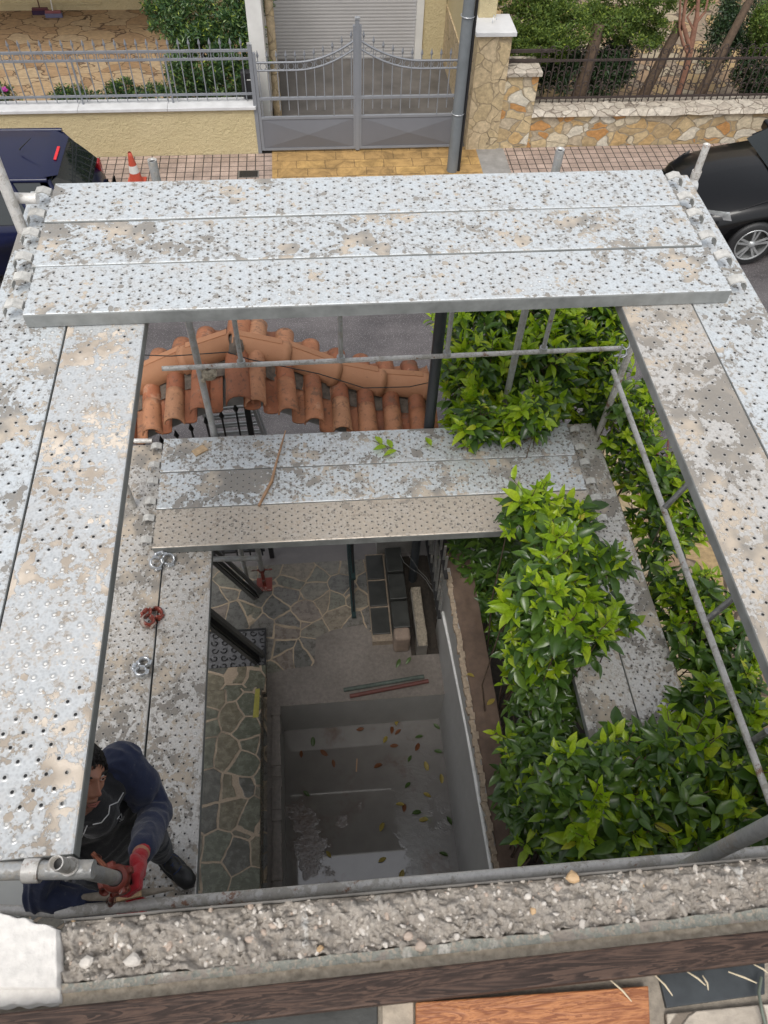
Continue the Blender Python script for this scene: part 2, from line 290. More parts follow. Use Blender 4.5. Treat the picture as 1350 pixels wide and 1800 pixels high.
# ------------------------------------------------------------------ mesh builder
class MB:
    def __init__(s): s.v = []; s.f = []; s.m = []; s.mi = 0; s.sm = []
    def add(s, vs, fs, smooth=False):
        b = len(s.v); s.v.extend(tuple(v) for v in vs); s.f.extend(tuple(i + b for i in f) for f in fs)
        s.m.extend([s.mi] * len(fs)); s.sm.extend([smooth] * len(fs)); return s
    def box(s, c, d, rot=None, taper=1.0):
        x, y, z = [k / 2 for k in d]; vs = []
        for sz in (-1, 1):
            t = taper if sz > 0 else 1
            for sx, sy in ((-1, -1), (1, -1), (1, 1), (-1, 1)): vs.append(Vector((sx * x * t, sy * y * t, sz * z)))
        if rot is not None: vs = [rot @ v for v in vs]
        vs = [v + Vector(c) for v in vs]
        return s.add(vs, [(3, 2, 1, 0), (4, 5, 6, 7), (0, 1, 5, 4), (1, 2, 6, 5), (2, 3, 7, 6), (3, 0, 4, 7)])
    def bbox(s, x0, x1, y0, y1, z0, z1): return s.box(((x0 + x1) / 2, (y0 + y1) / 2, (z0 + z1) / 2), (x1 - x0, y1 - y0, z1 - z0))
    def bar(s, p0, p1, wd, th, up=(0, 0, 1)):
        p0, p1 = Vector(p0), Vector(p1); d = p1 - p0; L = d.length; d.normalize(); u = Vector(up); sdir = d.cross(u)
        if sdir.length < 1e-4: sdir = d.cross(Vector((0, 1, 0)))
        sdir.normalize(); u = sdir.cross(d); rot = Matrix((d, sdir, u)).transposed()
        return s.box((p0 + p1) / 2, (L, wd, th), rot)
    def path(s, pts, r, n=10, cap=True, smooth=True):
        pts = [Vector(p) for p in pts]; k = len(pts); rs = r if isinstance(r, (list, tuple)) else [r] * k
        vs = []; fs = []; prev = None
        for i, p in enumerate(pts):
            d = (pts[min(i + 1, k - 1)] - pts[max(i - 1, 0)]).normalized()
            if prev is None:
                a = d.cross(Vector((0, 0, 1)));
                if a.length < 1e-3: a = d.cross(Vector((0, 1, 0)))
            else: a = prev - d * prev.dot(d)
            a.normalize(); prev = a; b = d.cross(a)
            for j in range(n):
                t = 2 * math.pi * j / n; vs.append(p + (a * math.cos(t) + b * math.sin(t)) * rs[i])
        for i in range(k - 1):
            for j in range(n):
                fs.append((i * n + j, i * n + (j + 1) % n, (i + 1) * n + (j + 1) % n, (i + 1) * n + j))
        s.add(vs, fs, smooth)
        if cap: s.add(vs[:n], [tuple(range(n))[::-1]]); s.add(vs[-n:], [tuple(range(n))])
        return s
    def tube(s, p0, p1, r, n=12, cap=True): return s.path([p0, p1], r, n, cap)
    def pipe(s, p0, p1, r, t=.004, n=16):      # open hollow tube
        p0, p1 = Vector(p0), Vector(p1); s.path([p0, p1], r, n, False); d = (p1 - p0).normalized()
        a = d.cross(Vector((0, 0, 1)));
        if a.length < 1e-3: a = d.cross(Vector((0, 1, 0)))
        a.normalize(); b = d.cross(a); vs = []
        for p, q in ((p0, r), (p0, r - t), (p1, r - t), (p1, r)):
            for j in range(n):
                th = 2 * math.pi * j / n; vs.append(p + (a * math.cos(th) + b * math.sin(th)) * q)
        fs = []
        for k in range(3):
            for j in range(n): fs.append((k * n + (j + 1) % n, k * n + j, (k + 1) * n + j, (k + 1) * n + (j + 1) % n))
        return s.add(vs, fs, True)
    def lathe(s, prof, c=(0, 0, 0), n=16, rot=None, smooth=True):
        vs = []; k = len(prof); fs = []
        for r, z in prof:
            for j in range(n):
                t = 2 * math.pi * j / n; v = Vector((r * math.cos(t), r * math.sin(t), z)); v = rot @ v if rot is not None else v; vs.append(v + Vector(c))
        for i in range(k - 1):
            for j in range(n): fs.append((i * n + j, i * n + (j + 1) % n, (i + 1) * n + (j + 1) % n, (i + 1) * n + j))
        return s.add(vs, fs, smooth)
    def ball(s, c, r, n=10, sc_=(1, 1, 1)):
        prof = [(max(r * math.sin(math.pi * i / n), 1e-5), -r * math.cos(math.pi * i / n)) for i in range(n + 1)]
        b = len(s.v); s.lathe(prof, (0, 0, 0), n * 2)
        for i in range(b, len(s.v)): v = s.v[i]; s.v[i] = (v[0] * sc_[0] + c[0], v[1] * sc_[1] + c[1], v[2] * sc_[2] + c[2])
        return s
    def grid(s, fn, nu, nv, smooth=True):
        vs = [fn(i / nu, j / nv) for j in range(nv + 1) for i in range(nu + 1)]
        fs = [(j * (nu + 1) + i, j * (nu + 1) + i + 1, (j + 1) * (nu + 1) + i + 1, (j + 1) * (nu + 1) + i) for j in range(nv) for i in range(nu)]
        return s.add(vs, fs, smooth)
    def prism(s, poly, z0, z1):                # polygon in xy
        n = len(poly); vs = [(p[0], p[1], z0) for p in poly] + [(p[0], p[1], z1) for p in poly]
        return s.add(vs, [tuple(range(n))[::-1], tuple(range(n, 2 * n))] + [(i, (i + 1) % n, n + (i + 1) % n, n + i) for i in range(n)])
    def build(s, name, mats, parent=None, loc=None, rot=None):
        me = bpy.data.meshes.new(name); me.from_pydata(s.v, [], s.f)
        mats = mats if isinstance(mats, (list, tuple)) else [mats]
        for m_ in mats: me.materials.append(m_)
        me.polygons.foreach_set('material_index', s.m); me.polygons.foreach_set('use_smooth', s.sm); me.update()
        o = bpy.data.objects.new(name, me); C.objects.link(o)
        if parent: o.parent = parent
        if loc is not None: o.location = loc
        if rot is not None: o.rotation_euler = rot
        return o
def bevel(o, wd=.006, seg=2):
    b = o.modifiers.new('bevel', 'BEVEL'); b.width = wd; b.segments = seg; b.limit_method = 'ANGLE'; b.angle_limit = R(35); return o
def tag(o, label, cat, group=None, kind=None):
    o['label'] = label; o['category'] = cat
    if group: o['group'] = group
    if kind: o['kind'] = kind
    return o
def thing(name, label, cat, loc=(0, 0, 0), group=None):
    o = bpy.data.objects.new(name, None); C.objects.link(o); o.location = loc; o.empty_display_size = .1
    return tag(o, label, cat, group)
def struct(o): o['kind'] = 'structure'; return o
def local(pts, base): return [Vector(p) - Vector(base) for p in pts]
def Vn(*a): return Vector(a)

# ------------------------------------------------------------------ GROUND AND SETTING
PX0, PX1, PY0, PY1 = -.53, .97, .55, 2.70      # pit opening
g = MB()
def sheet_hole(mb, X0, X1, Y0, Y1, z):
    q = lambda a, b, c, d: mb.add([(a, c, z), (b, c, z), (b, d, z), (a, d, z)], [(0, 1, 2, 3)])
    q(X0, PX0, Y0, Y1); q(PX1, X1, Y0, Y1); q(PX0, PX1, Y0, PY0); q(PX0, PX1, PY1, Y1)
sheet_hole(g, -300, 300, -300, 300, -.012)
struct(g.build('ground', MAT['soil']))
def sheet(name, x0, x1, y0, y1, z, mat):
    return struct(MB().add([(x0, y0, z), (x1, y0, z), (x1, y1, z), (x0, y1, z)], [(0, 1, 2, 3)]).build(name, mat))
sheet('road', -60, 60, 5.0, 10.75, -.008, MAT['asphalt'])
s_ = MB(); s_.bbox(-60, 60, 10.75, 10.9, -.10, .0); struct(bevel(s_.build('kerb', MAT['concrete']), .01))
sheet('pavement', -60, -.55, 10.9, 11.97, -.002, MAT['tiles'])
sheet('driveway_crossing', -.55, 2.75, 10.9, 12.05, -.001, MAT['gold'])
sheet('pavement_patch', 2.75, 3.2, 10.9, 11.97, -.002, MAT['concrete'])
sheet('pavement_beyond', 3.2, 60, 10.9, 11.97, -.002, MAT['tiles'])
sheet('near_pavement', -60, 2.9, 4.2, 5.0, -.004, plain('grey_pavement_concrete', (.17, .155, .15), .6, 0, .2, 5, .3))
g = MB()
def sheet_yard(z):
    q = lambda a, b, c, d: g.add([(a, c, z), (b, c, z), (b, d, z), (a, d, z)], [(0, 1, 2, 3)])
    q(-3.0, PX0, .3, 4.2); q(PX0, .55, PY1, 4.2); q(.55, .97, 2.7, 3.25)
sheet_yard(0.0); struct(g.build('yard_paving', MAT['yard']))
# wet cement area round the pit
def m_cem():
    m = NT('wet_cement'); o = m.obj(); n = m.noise(o, 2.5, 7, .65); n2 = m.noise(o, 30, 5, .7)
    c = m.mix(n, (.12, .105, .092), (.24, .21, .185)); c = m.mix(1.0, c, m.ramp(n2, [(.3, .75), (.7, 1.2)]), 'MULTIPLY')
    m.bump(m.ma('ADD', n2, m.ma('MULTIPLY', n, 2)), .6, .008); return m.out(c, m.ramp(n, [(.35, .3), (.6, .65)]))
MAT['cement'] = m_cem()
g = MB()
def cem_outline():
    top = [(-.63, 3.02), (-.45, 3.05), (-.2, 3.07), (-.17, 3.35), (-.02, 3.42), (.28, 3.46), (.42, 3.28), (.60, 3.22), (.97, 3.1)]
    return top
to = cem_outline()
vs = [(x, y, .006) for x, y in to] + [(x, PY1, .006) for x, y in to]; n_ = len(to)
g.add(vs, [(i, n_ + i, n_ + i + 1, i + 1) for i in range(n_ - 1)])
g.add([(-.63, .5, .006), (PX0, .5, .006), (PX0, 2.70, .006), (-.63, 2.70, .006)], [(0, 1, 2, 3)])
struct(g.build('cement_apron', MAT['cement']))

# pit
pw = MB()
pw.add([(PX0, PY0, .0), (PX0, PY1, .0), (PX0, PY1, -.62), (PX0, PY0, -.62)], [(0, 1, 2, 3)])
pw.add([(PX0, PY1, .0), (PX1, PY1, .0), (PX1, PY1, -.62), (PX0, PY1, -.62)], [(0, 1, 2, 3)])
pw.add([(PX1, PY0, .0), (PX0, PY0, .0), (PX0, PY0, -.62), (PX1, PY0, -.62)], [(0, 1, 2, 3)])
def m_pitw():
    m = NT('pit_wall_render'); o = m.obj(); n = m.noise(m.scl(o, (1, 1, .5)), 6, 7, .65); n2 = m.noise(o, 45, 4, .7)
    c = m.mix(n, (.27, .26, .245), (.43, .42, .40)); m.bump(n2, .35, .004); return m.out(c, .55)
MAT['pit_wall'] = m_pitw()
struct(pw.build('pit_walls', MAT['pit_wall']))
lip = MB()
def wob(a): return .008 * math.sin(a * 11.3) + .006 * math.sin(a * 27)
for k in range(24):
    y0, y1 = PY0 + (PY1 - PY0) * k / 24, PY0 + (PY1 - PY0) * (k + 1) / 24
    lip.box((PX0 - .02, (y0 + y1) / 2, .018 + wob(k)), (.075 + wob(k * 3), (y1 - y0) * 1.02, .035))
struct(lip.build('pit_rim', MAT['cement']))
def m_pitf():
    m = NT('wet_pit_floor'); o = m.obj(); n = m.noise(o, 1.9, 6, .6); n2 = m.noise(o, 26, 6, .7, 1.5); n3 = m.noise(o, 5, 4)
    sp = m.n('ShaderNodeSeparateXYZ'); m.set(sp.inputs[0], o)
    c = m.mix(n3, (.15, .14, .13), (.24, .225, .21)); c = m.mix(m.step(n, .52, .68), c, (.13, .09, .07))
    ed = m.ma('ADD', n, m.ma('MULTIPLY', n2, .10))
    xr = m.step(sp.outputs[0], .35, .62)                     # right side is drier trowel-marked mud
    pud = m.ma('MULTIPLY', m.ma('SUBTRACT', 1, m.step(ed, .64, .67)), m.ma('SUBTRACT', 1, m.ma('MULTIPLY', xr, m.step(ed, .46, .49))))
    ripple = m.n('ShaderNodeTexWave', wave_type='RINGS'); m.set(ripple.inputs[0], m.off(o, (.1, -1.2, 0))); ripple.inputs['Scale'].default_value = 6; ripple.inputs['Distortion'].default_value = 14; ripple.inputs['Detail'].default_value = 3
    bh = m.ma('MULTIPLY', m.ma('ADD', m.ma('MULTIPLY', ripple.outputs[1], .25), n2), m.ma('SUBTRACT', 1, pud))
    m.bump(m.ma('ADD', bh, m.ma('MULTIPLY', m.noise(o, 9, 2), .012)), .25, .006)
    m.b.inputs['IOR'].default_value = 2.0
    return m.out(c, m.ma('ADD', m.ma('MULTIPLY', m.ma('SUBTRACT', 1, pud), .22), .03))
MAT['pit_floor'] = m_pitf()
sheet('pit_floor', PX0, PX1, PY0, PY1, -.60, MAT['pit_floor'])

# terrace with steps at left (crazy paved)
def step_box(name, x0, x1, y0, y1, z, mat):
    return struct(bevel(MB().bbox(x0, x1, y0, y1, -.01, z).build(name, mat), .008))
step_box('terrace_step', -3.0, -.63, 2.80, 3.06, .12, MAT['terrace'])
step_box('terrace', -3.0, -.66, .3, 2.80, .24, MAT['terrace'])

# ------------------------------------------------------------------ boundary wall, hedge bed, fences at right of yard
t = thing('boundary_wall', 'grey rendered boundary wall with brown top between the pit and the hedge', 'wall', (1.05, 2.8, 0))
b = t.location
mb = MB(); mb.bbox(.97 - b.x, 1.14 - b.x, .35 - b.y, 3.35 - b.y, -.62, 1.12); mb.build('wall_face', MAT['pit_wall'], t)
def topfn(u, v):
    x = (.985 + .20 * u) - b.x; y = .35 + 3.15 * v
    z = 1.13 + .012 * noise.noise(Vector((x * 20, y * 6, 0))) - (.02 if u < .01 else 0)
    return (x + (.014 * noise.noise(Vector((y * 9, 3, 1))) if u < .01 else 0), y - b.y, z)
MB().grid(topfn, 8, 90).build('wall_top', MAT['brown_top'], t)
mb = MB()
random.seed(5)
for k in range(60):
    y = .38 + 2.95 * k / 60; mb.box((.978 - b.x + random.uniform(-.008, .008), y - b.y, 1.115 + random.uniform(-.012, .01)), (.03 + random.uniform(0, .015), .055, .04), Matrix.Rotation(random.uniform(-.3, .3), 3, 'Z'))
mb.build('broken_render', plain('broken_render_edge', (.34, .27, .20), .95, 0, .4, 40, 1), t)
hb = MB(); hb.bbox(1.14, 2.9, .3, 5.0, -.01, .45); struct(hb.build('hedge_soil', MAT['soil']))
t = thing('garden_wall', 'low tan stone garden wall between hedge and neighbour path', 'wall', (2.98, 2.7, 0))
MB().bbox(-.08, .08, -2.4, 2.4, 0, .55).build('wall', MAT['stone_pillar'], t)
sheet('neighbour_path', 3.06, 9, -3, 4.95, -.003, MAT['tan_floor_far'])
# stone kerb slabs in the yard
t = thing('slab_kerb', 'dark grey slate slab kerb with pale joints leading to the yard gate', 'kerb', (.45, 3.8, 0))
b = t.location
y = 3.30
while y < 4.15:
    L = .30
    o = MB().bbox(.36 - b.x, .53 - b.x, y - b.y, y + L - .02 - b.y, 0, .10).build('slab', MAT['slate'], t); bevel(o, .006)
    o = MB().bbox(.545 - b.x, .70 - b.x, y - .05 - b.y, y + L - .075 - b.y, 0, .30).build('slab', MAT['slate'], t); bevel(o, .006)
    y += L
MB().bbox(.355 - b.x, .705 - b.x, 3.23 - b.y, 4.2 - b.y, 0, .085).build('mortar_bed', plain('pale_mortar', (.25, .20, .15), .9, 0, .4, 30, .6), t)
o = bevel(MB().box((.17, -.60, .15), (.15, .13, .28)).build('end_stone', plain('pinkish_stone', (.24, .18, .14), .8, 0, .3, 9, .6), t), .03, 3)
sheet('planting_bed', .71, .97, 3.1, 4.2, .008, MAT['soil'])
t = thing('rubble_strip', 'rough pale render strip on the low wall beside the planting bed', 'strip', (.80, 3.6, 0))
def rub(u, v):
    x = -.045 + .11 * u; y = -.5 + .62 * v
    return (x + .012 * noise.noise(Vector((y * 8, u * 3, 4))), y, .20 + .02 * noise.noise(Vector((x * 40, y * 22, 0))) - (.1 if u in (0, 1) else 0))
MB().grid(rub, 8, 60).build('render_crust', plain('pale_rough_render', (.26, .225, .175), .95, 0, .4, 60, 1.2), t)
MB().bbox(-.045, .05, -.5, .1, 0, .185).build('wall_core', MAT['concrete_dark'], t)
# picket fence over boundary
t = thing('picket_fence', 'thin dark picket fence beside the dark planting bed under the lower cross deck', 'fence', (.93, 3.75, .9)); b = t.location
for k in range(14):
    y = -.62 + .095 * k
    MB().bar((-.02, y, -.25), (-.05 + random.uniform(-.02, .02), y, .75), .012, .02).build('picket', MAT['tube_dull'], t)
for z in (-.1, .55): MB().bar((-.03, -.7, z), (-.05, .8, z), .03, .02).build('rail', MAT['black'], t)
# rubbish rods
# white conduit
t = MB().path([at(778, 1076, .66), at(790, 1130, .72), at(822, 1290, .9), at(864, 1530, 1.12)], .014, 8).build('plastic_conduit', MAT['white_pvc'])
tag(t, 'white plastic conduit running along the boundary wall beside the pit', 'pipe')
random.seed(3)
mb = MB()
for k in range(2):
    p = [at(776, 1078, .66)]
    q = at(700 + 25 * k, 970, .9)
    for i in range(1, 9):
        f = i / 8; v = p[0].lerp(q, f); v += Vn(random.uniform(-.02, .02) + .05 * math.sin(f * 3 + k), 0, .05 * math.sin(f * 5 + k)); p.append(v)
    mb.path(p, .0022, 5)
tag(mb.build('loose_wires', MAT['alu_dull']), 'thin loose pale wires sprouting from the top end of the conduit', 'wire')
# two rods by the pit
for nm, (a, b_), m_, lab in (('pipe', ((604, 1213), (745, 1189)), plain('green_rusty_pipe', (.075, .095, .08), .7, 0, .5, 30), 'greenish rusty pipe lying on the cement beyond the pit edge'),
                             ('metal_rod', ((615, 1224), (753, 1197)), MAT['red_iron'], 'dark red iron rod lying beside the green pipe at the pit edge')):
    tag(MB().tube(at(*a, .03), at(*b_, .03), .019, 12).build(nm, m_), lab, 'pipe')

# door mat with curls
t = thing('doormat', 'black rubber doormat with openwork curls in front of the terrace step', 'doormat', (-.98, 3.28, .012)); b = t.location
MB().bbox(-.36, .34, -.19, .20, -.006, .002).build('mat_backing', plain('mat_backing_grey', (.13, .13, .135), .6, 0, .4, 30), t)
mb = MB(); random.seed(1)
for i in range(8):
    for j in range(5):
        cx, cy = -.31 + i * .088, -.155 + j * .078; a0 = (i + j) % 2 * 3.1 + random.uniform(-.4, .4); sg = 1 if (i + j) % 2 else -1
        mb.path([(cx + (.034 - .022 * q / 12) * math.cos(a0 + sg * q * .45), cy + (.034 - .022 * q / 12) * math.sin(a0 + sg * q * .45), .010) for q in range(13)], .006, 5)
for x in (-.355, .335): mb.bbox(x - .008, x + .008, -.19, .20, 0, .016)
for y in (-.185, .195): mb.bbox(-.36, .34, y - .008, y + .008, 0, .0165)
mb.build('scroll_pattern', MAT['black_rubber'], t)
# yellow tape marking on terrace edge
mb = MB(); m_y = plain('yellow_paint', (.30, .27, .05), .7, 0, .3, 30)
for (x, y, z, dx, dy) in ((-.70, 2.62, .243, .05, .20), (-.78, 2.77, .1245, 0, 0)):
    if dx: mb.add([(x - .03, y - .1, z), (x + .02, y - .1, z), (x + .03, y + .16, z), (x - .01, y + .16, z)], [(0, 1, 2, 3)])
tag(mb.build('yellow_marking', m_y), 'yellow paint smear on the corner of the crazy paved terrace', 'paint mark')

# ------------------------------------------------------------------ tiled gate canopy
XR = [(-2.6, 2.18), (-2.3, 2.2), (-1.9, 2.26), (-1.55, 2.36), (-1.36, 2.44), (-1.05, 2.60), (-.76, 2.74), (-.6, 2.77), (-.42, 2.73), (-.2, 2.60), (0, 2.48), (.2, 2.38), (.42, 2.31), (.65, 2.26), (.92, 2.22)]
def zr(x):
    for (a, za), (b_, zb) in zip(XR, XR[1:]):
        if a <= x <= b_: return za + (zb - za) * (x - a) / (b_ - a)
    return XR[0][1] if x < XR[0][0] else XR[-1][1]
t = thing('gate_canopy', 'arched terracotta tiled canopy over the yard gate with ridge tiles', 'roof', (-.6, 4.45, 0)); b = t.location
def barrel(mb, x, y0, z0, y1, z1, r0, r1, n=8, dx=0, thick=.012):
    # half cylinder from (x,y0,z0) upper to (x+dx,y1,z1) lower
    vs = []; k = 6
    for s in range(k + 1):
        f = s / k; r = r0 + (r1 - r0) * f; cy = y0 + (y1 - y0) * f; cz = z0 + (z1 - z0) * f; cx = x + dx * f
        for rr in (r, r - thick):
            for j in range(n + 1):
                a = math.pi * j / n; vs.append((cx - rr * math.cos(a), cy, cz + rr * math.sin(a) * .95))
    W = 2 * (n + 1); fs = []
    for s in range(k):
        for j in range(n):
            p = s * W + j; fs.append((p, p + 1, p + W + 1, p + W)); p += n + 1; fs.append((p + 1, p, p + W, p + W + 1))
    for j in range(n): p = k * W + j; fs.append((p, p + 1, p + n + 2, p + n + 1)); p = j; fs.append((p + 1, p, p + n + 1, p + n + 2))
    mb.add(vs, fs, True)
mbf, mbb = MB(), MB(); random.seed(8)
cols = []
x = -2.5
while x < .9:
    cols.append(x); x += .204
for x in cols:
    x += random.uniform(-.008, .008); mid = abs(x + .62) < .09
    z = zr(x) - .10; r = .10 if mid else .076
    if mid: x = -.60
    tl = random.uniform(-.012, .012)
    barrel(mbf, x, -.02, z - .0, -.24, z - .085, r * .86, r * .98, dx=tl * .5); barrel(mbf, x + tl * .5, -.21, z - .06, -.455, z - .15, r * .90, r * 1.04, dx=tl)
    barrel(mbb, x, .02, z, .42, z - .14, r * .86, r)
    # pan tiles between (concave) shown as lower channels
    xm = x + .10
    zz = zr(xm) - .118
    for mb_, sg in ((mbf, -1), (mbb, 1)):
        vs = []; fs = []
        for s in range(2):
            for j in range(7):
                a = math.pi * (j / 6); vs.append((xm - .062 * math.cos(a), sg * (.02 + .43 * s), zz - .14 * s - .035 * math.sin(a)))
        for j in range(6): fs.append((j, j + 1, j + 8, j + 7))
        vs += [(v[0], v[1], v[2] - .012) for v in vs]; fs += [tuple(i + 14 for i in f[::-1]) for f in fs]
        fs.append((7, 8, 22, 21)); fs += [(7 + j, 8 + j, 22 + j, 21 + j) for j in range(1, 6)]
        mb_.add(vs, fs, True)
for m2 in (mbf, mbb): m2.v = [(v[0] - b.x, v[1], v[2]) for v in m2.v]
mbf.build('tiles', MAT['terra'], t); mbb.build('tiles', MAT['terra'], t)
mo = MB()
def bedfn(side):
    def f(u, v):
        x = -2.6 + 3.5 * u; s = v; n_ = noise.noise(Vector((x * 13, s * 7, side))) * .02
        return (x - b.x, side * (.0 + .20 * s), zr(x) - .112 - .075 * s + n_)
    return f
mo.grid(bedfn(-1), 120, 10); mo.grid(bedfn(1), 120, 10); mo.build('mortar_bed', MAT['mortar_dirty'], t)
sb = MB()
n_ = 50
for sgn in (0,):
    vs = []; fs = []
    for i in range(n_ + 1):
        x = -2.55 + 3.4 * i / n_; z = zr(x)
        for yy, dz in ((-.33, -.28), (0, -.17), (.33, -.28), (.33, -.38), (-.33, -.38)): vs.append((x - b.x, yy, z + dz))
    for i in range(n_):
        for j in range(5): p = i * 5; fs.append((p + j, p + (j + 1) % 5, p + 5 + (j + 1) % 5, p + 5 + j))
    fs += [(4, 3, 2, 1, 0), tuple(n_ * 5 + j for j in range(5))]; sb.add(vs, fs)
sb.build('arched_slab', MAT['concrete'], t)
# ridge tiles
edges = [-2.55, -2.15, -1.75, -1.36, -.98, -.62, -.23, .13, .50, .88]
for i in range(len(edges) - 1):
    x0, x1 = edges[i] - .03, edges[i + 1]
    p0, p1 = Vn(x0 - b.x, 0, zr(x0) - .085), Vn(x1 - b.x, 0, zr(x1) - .085)
    if x1 > -.62: p0, p1 = p1, p0   # collar on the low side
    mb = MB(); d = (p1 - p0); L = d.length; d.normalize(); up = Vn(0, 0, 1); side = Vn(0, 1, 0); up = side.cross(d) * (1 if side.cross(d).z > 0 else -1)
    def ring(f, r, hz=.115):
        return [p0 + d * (L * f) + side * (-math.cos(a) * r) + up * (math.sin(a) * r * 1.02) for a in [math.pi * (-.12 + 1.24 * j / 12) for j in range(13)]]
    prof = [(0, .098), (0, .112), (.14, .114), (.15, .102), (1, .094), (1, .082)]
    vs = []; [vs.extend(ring(f, r)) for f, r in prof]
    fs = [(k * 13 + j, k * 13 + j + 1, (k + 1) * 13 + j + 1, (k + 1) * 13 + j) for k in range(len(prof) - 1) for j in range(12)]
    mb.add(vs, fs, True)
    mb.bar(p0 + d * (L * .16) + up * .100 + side * .045, p0 + d * (L * .97) + up * .094 + side * .045, .055, .010, up)
    mb.build('ridge_tile', MAT['terra_ridge'], t)
mb = MB(); mb.ball((-.60 - b.x, -.02, zr(-.60) - .085), .10, 8, (.75, 1.15, .75)); mb.v = [(v[0] + .012 * noise.noise(Vector(v) * 30), v[1] + .012 * noise.noise(Vector(v) * 31), v[2] + .012 * noise.noise(Vector(v) * 29)) for v in mb.v]
mb.build('peak_mortar', MAT['mortar_dirty'], t)
for x in (-2.1, .66): MB().bbox(x - .18 - b.x, x + .18 - b.x, -.2, .2, 0, zr(x) - .36).build('pillar', MAT['concrete'], t)
mb = MB().path([aty(225, 623, 4.1), aty(300, 626, 4.1), aty(400, 619, 4.1), aty(440, 632, 4.1), aty(560, 657, 4.1), aty(640, 682, 4.1), aty(720, 680, 4.1), aty(775, 668, 4.3), aty(800, 690, 4.4)], .004, 5)
tag(mb.build('cable', MAT['black']), 'thin black cable sagging across the front of the tiled canopy', 'cable')
p = at(766, 640, 2.9)
tag(MB().tube((p.x, p.y, 0), (p.x, p.y, 3.7), .04, 14).build('metal_post', plain('dark_post', (.035, .04, .045), .5, 0, .2, 10)), 'dark grey upright post between the tiled canopy and the hedge', 'post')
# gate leaves
t = thing('yard_gate_leaf', 'black iron yard gate leaf with spear tops below the tiled canopy', 'gate', (-1.0, 4.3, 0)); b = t.location
SP = [(-1.62, 1.72), (-1.46, 1.79), (-1.31, 1.87), (-1.18, 1.93), (-1.05, 2.0), (-.92, 2.07), (-.79, 2.13), (-.67, 2.2)]
for x, z in SP:
    mb = MB().box((x - b.x, 0, z / 2 - .02), (.014, .014, z - .12)); mb.lathe([(.004, -.09), (.022, -.05), (.018, -.035), (.001, .02)], (x - b.x, 0, z), 4, smooth=False); mb.build('spear_bar', MAT['black'], t)
for z in (.12, .9, 1.5): MB().bbox(-.66, .36, -.012, .012, z, z + .03).build('rail', MAT['black'], t)
MB().box((-.58 - b.x, 0, 1.12), (.045, .045, 2.24)).build('gate_stile', MAT['black'], t)
p = at(627, 1010, 1.6)
t = thing('yard_gate_leaf', 'dark gate leaf swung open and seen edge on beside the slate kerb', 'gate', (p.x, 3.9, 0))
for k in range(7): MB().box((0, -.36 + .12 * k, .85), (.014, .014, 1.5)).build('spear_bar', MAT['black'], t)
for z in (.1, .8, 1.55): MB().bbox(-.02, .02, -.42, .42, z, z + .035).build('rail', plain('dark_green_paint', (.01, .03, .03), .5, 0, .2, 8), t)

# ladders
def ladder(name, lab, A, B, C0, D0, n, rw=.07, rt=.03, mat='alu', rr=.016):
    t = thing(name, lab, 'ladder', A); A, B, C0, D0 = [Vector(q) - Vector(t.location) for q in (A, B, C0, D0)]
    wdir = (B - A).normalized()
    for P0, P1 in ((A, C0), (B, D0)):
        u = (P1 - P0).normalized(); nn = u.cross(wdir)
        for o_ in (-.03, .03):
            MB().bar(P0 + nn * o_, P1 + nn * o_, rt, rw * .6, nn).build('stile', MAT[mat], t)
    for k in range(n):
        f = (k + .6) / n; a, c = A.lerp(C0, f), B.lerp(D0, f)
        nn = (C0 - A).normalized().cross(wdir)
        MB().tube(a + nn * .03, c + nn * .03, rr, 8).build('rung', MAT[mat], t); MB().tube(a - nn * .03, c - nn * .03, rr, 8).build('rung', MAT[mat], t)
    return t
ladder('ladder', 'silver aluminium double ladder standing beyond the black spear gate', at(398, 800, .6), at(478, 800, .6), at(350, 705, 2.0), at(440, 693, 2.0), 7, .06, .025, 'alu', .014)
F1, F2 = at(452, 1045, .0), at(457, 1158, .0)
U1, U2 = at(352, 955, 1.2), at(345, 1068, 1.2)
d1 = (U1 - F1); d2 = (U2 - F2)
for nm_, A_, B_ in (('nearer the house', F2, U2), ('nearer the canopy', F1, U1)):
    t = thing('metal_prop', 'dark grey double metal channel leaning over the doormat, the one ' + nm_, 'prop', tuple(A_)); q = (B_ - A_) * 1.6; sd_ = Vn(.03, .035, 0)
    for s_ in (-1, 1):
        MB().bar(sd_ * s_, q + sd_ * s_, .055, .03).build('channel', MAT['alu_dull'], t)
    MB().bar(Vn(0, 0, -.01), q + Vn(0, 0, -.01), .09, .012).build('web', MAT['black'], t)
# jack foot
t = thing('scaffold_standard', 'grey scaffold standard with a red jack foot on the yard paving', 'scaffold tube', tuple(at(465, 1028, 0))); 
MB().tube((0, 0, .25), (-.0, 0, 2.0), .024, 12).build('tube', MAT['tube'], t)
MB().tube((0, 0, 0), (0, 0, .5), .019, 12).build('jack_screw', MAT['red_cast'], t)
MB().box((0, 0, .006), (.15, .15, .01)).build('base_plate', MAT['red_cast'], t)
mb = MB(); mb.tube((-.1, 0, .28), (.1, 0, .28), .008); mb.lathe([(.03, 0), (.034, .02), (.03, .04)], (0, 0, .26), 12); mb.build('jack_nut', MAT['red_cast'], t)
tag(MB().tube(at(365, 983, 1.0), at(455, 981, 1.0), .024, 12).build('scaffold_tube', MAT['tube']), 'short horizontal grey tube in front of the red jack foot', 'scaffold tube')

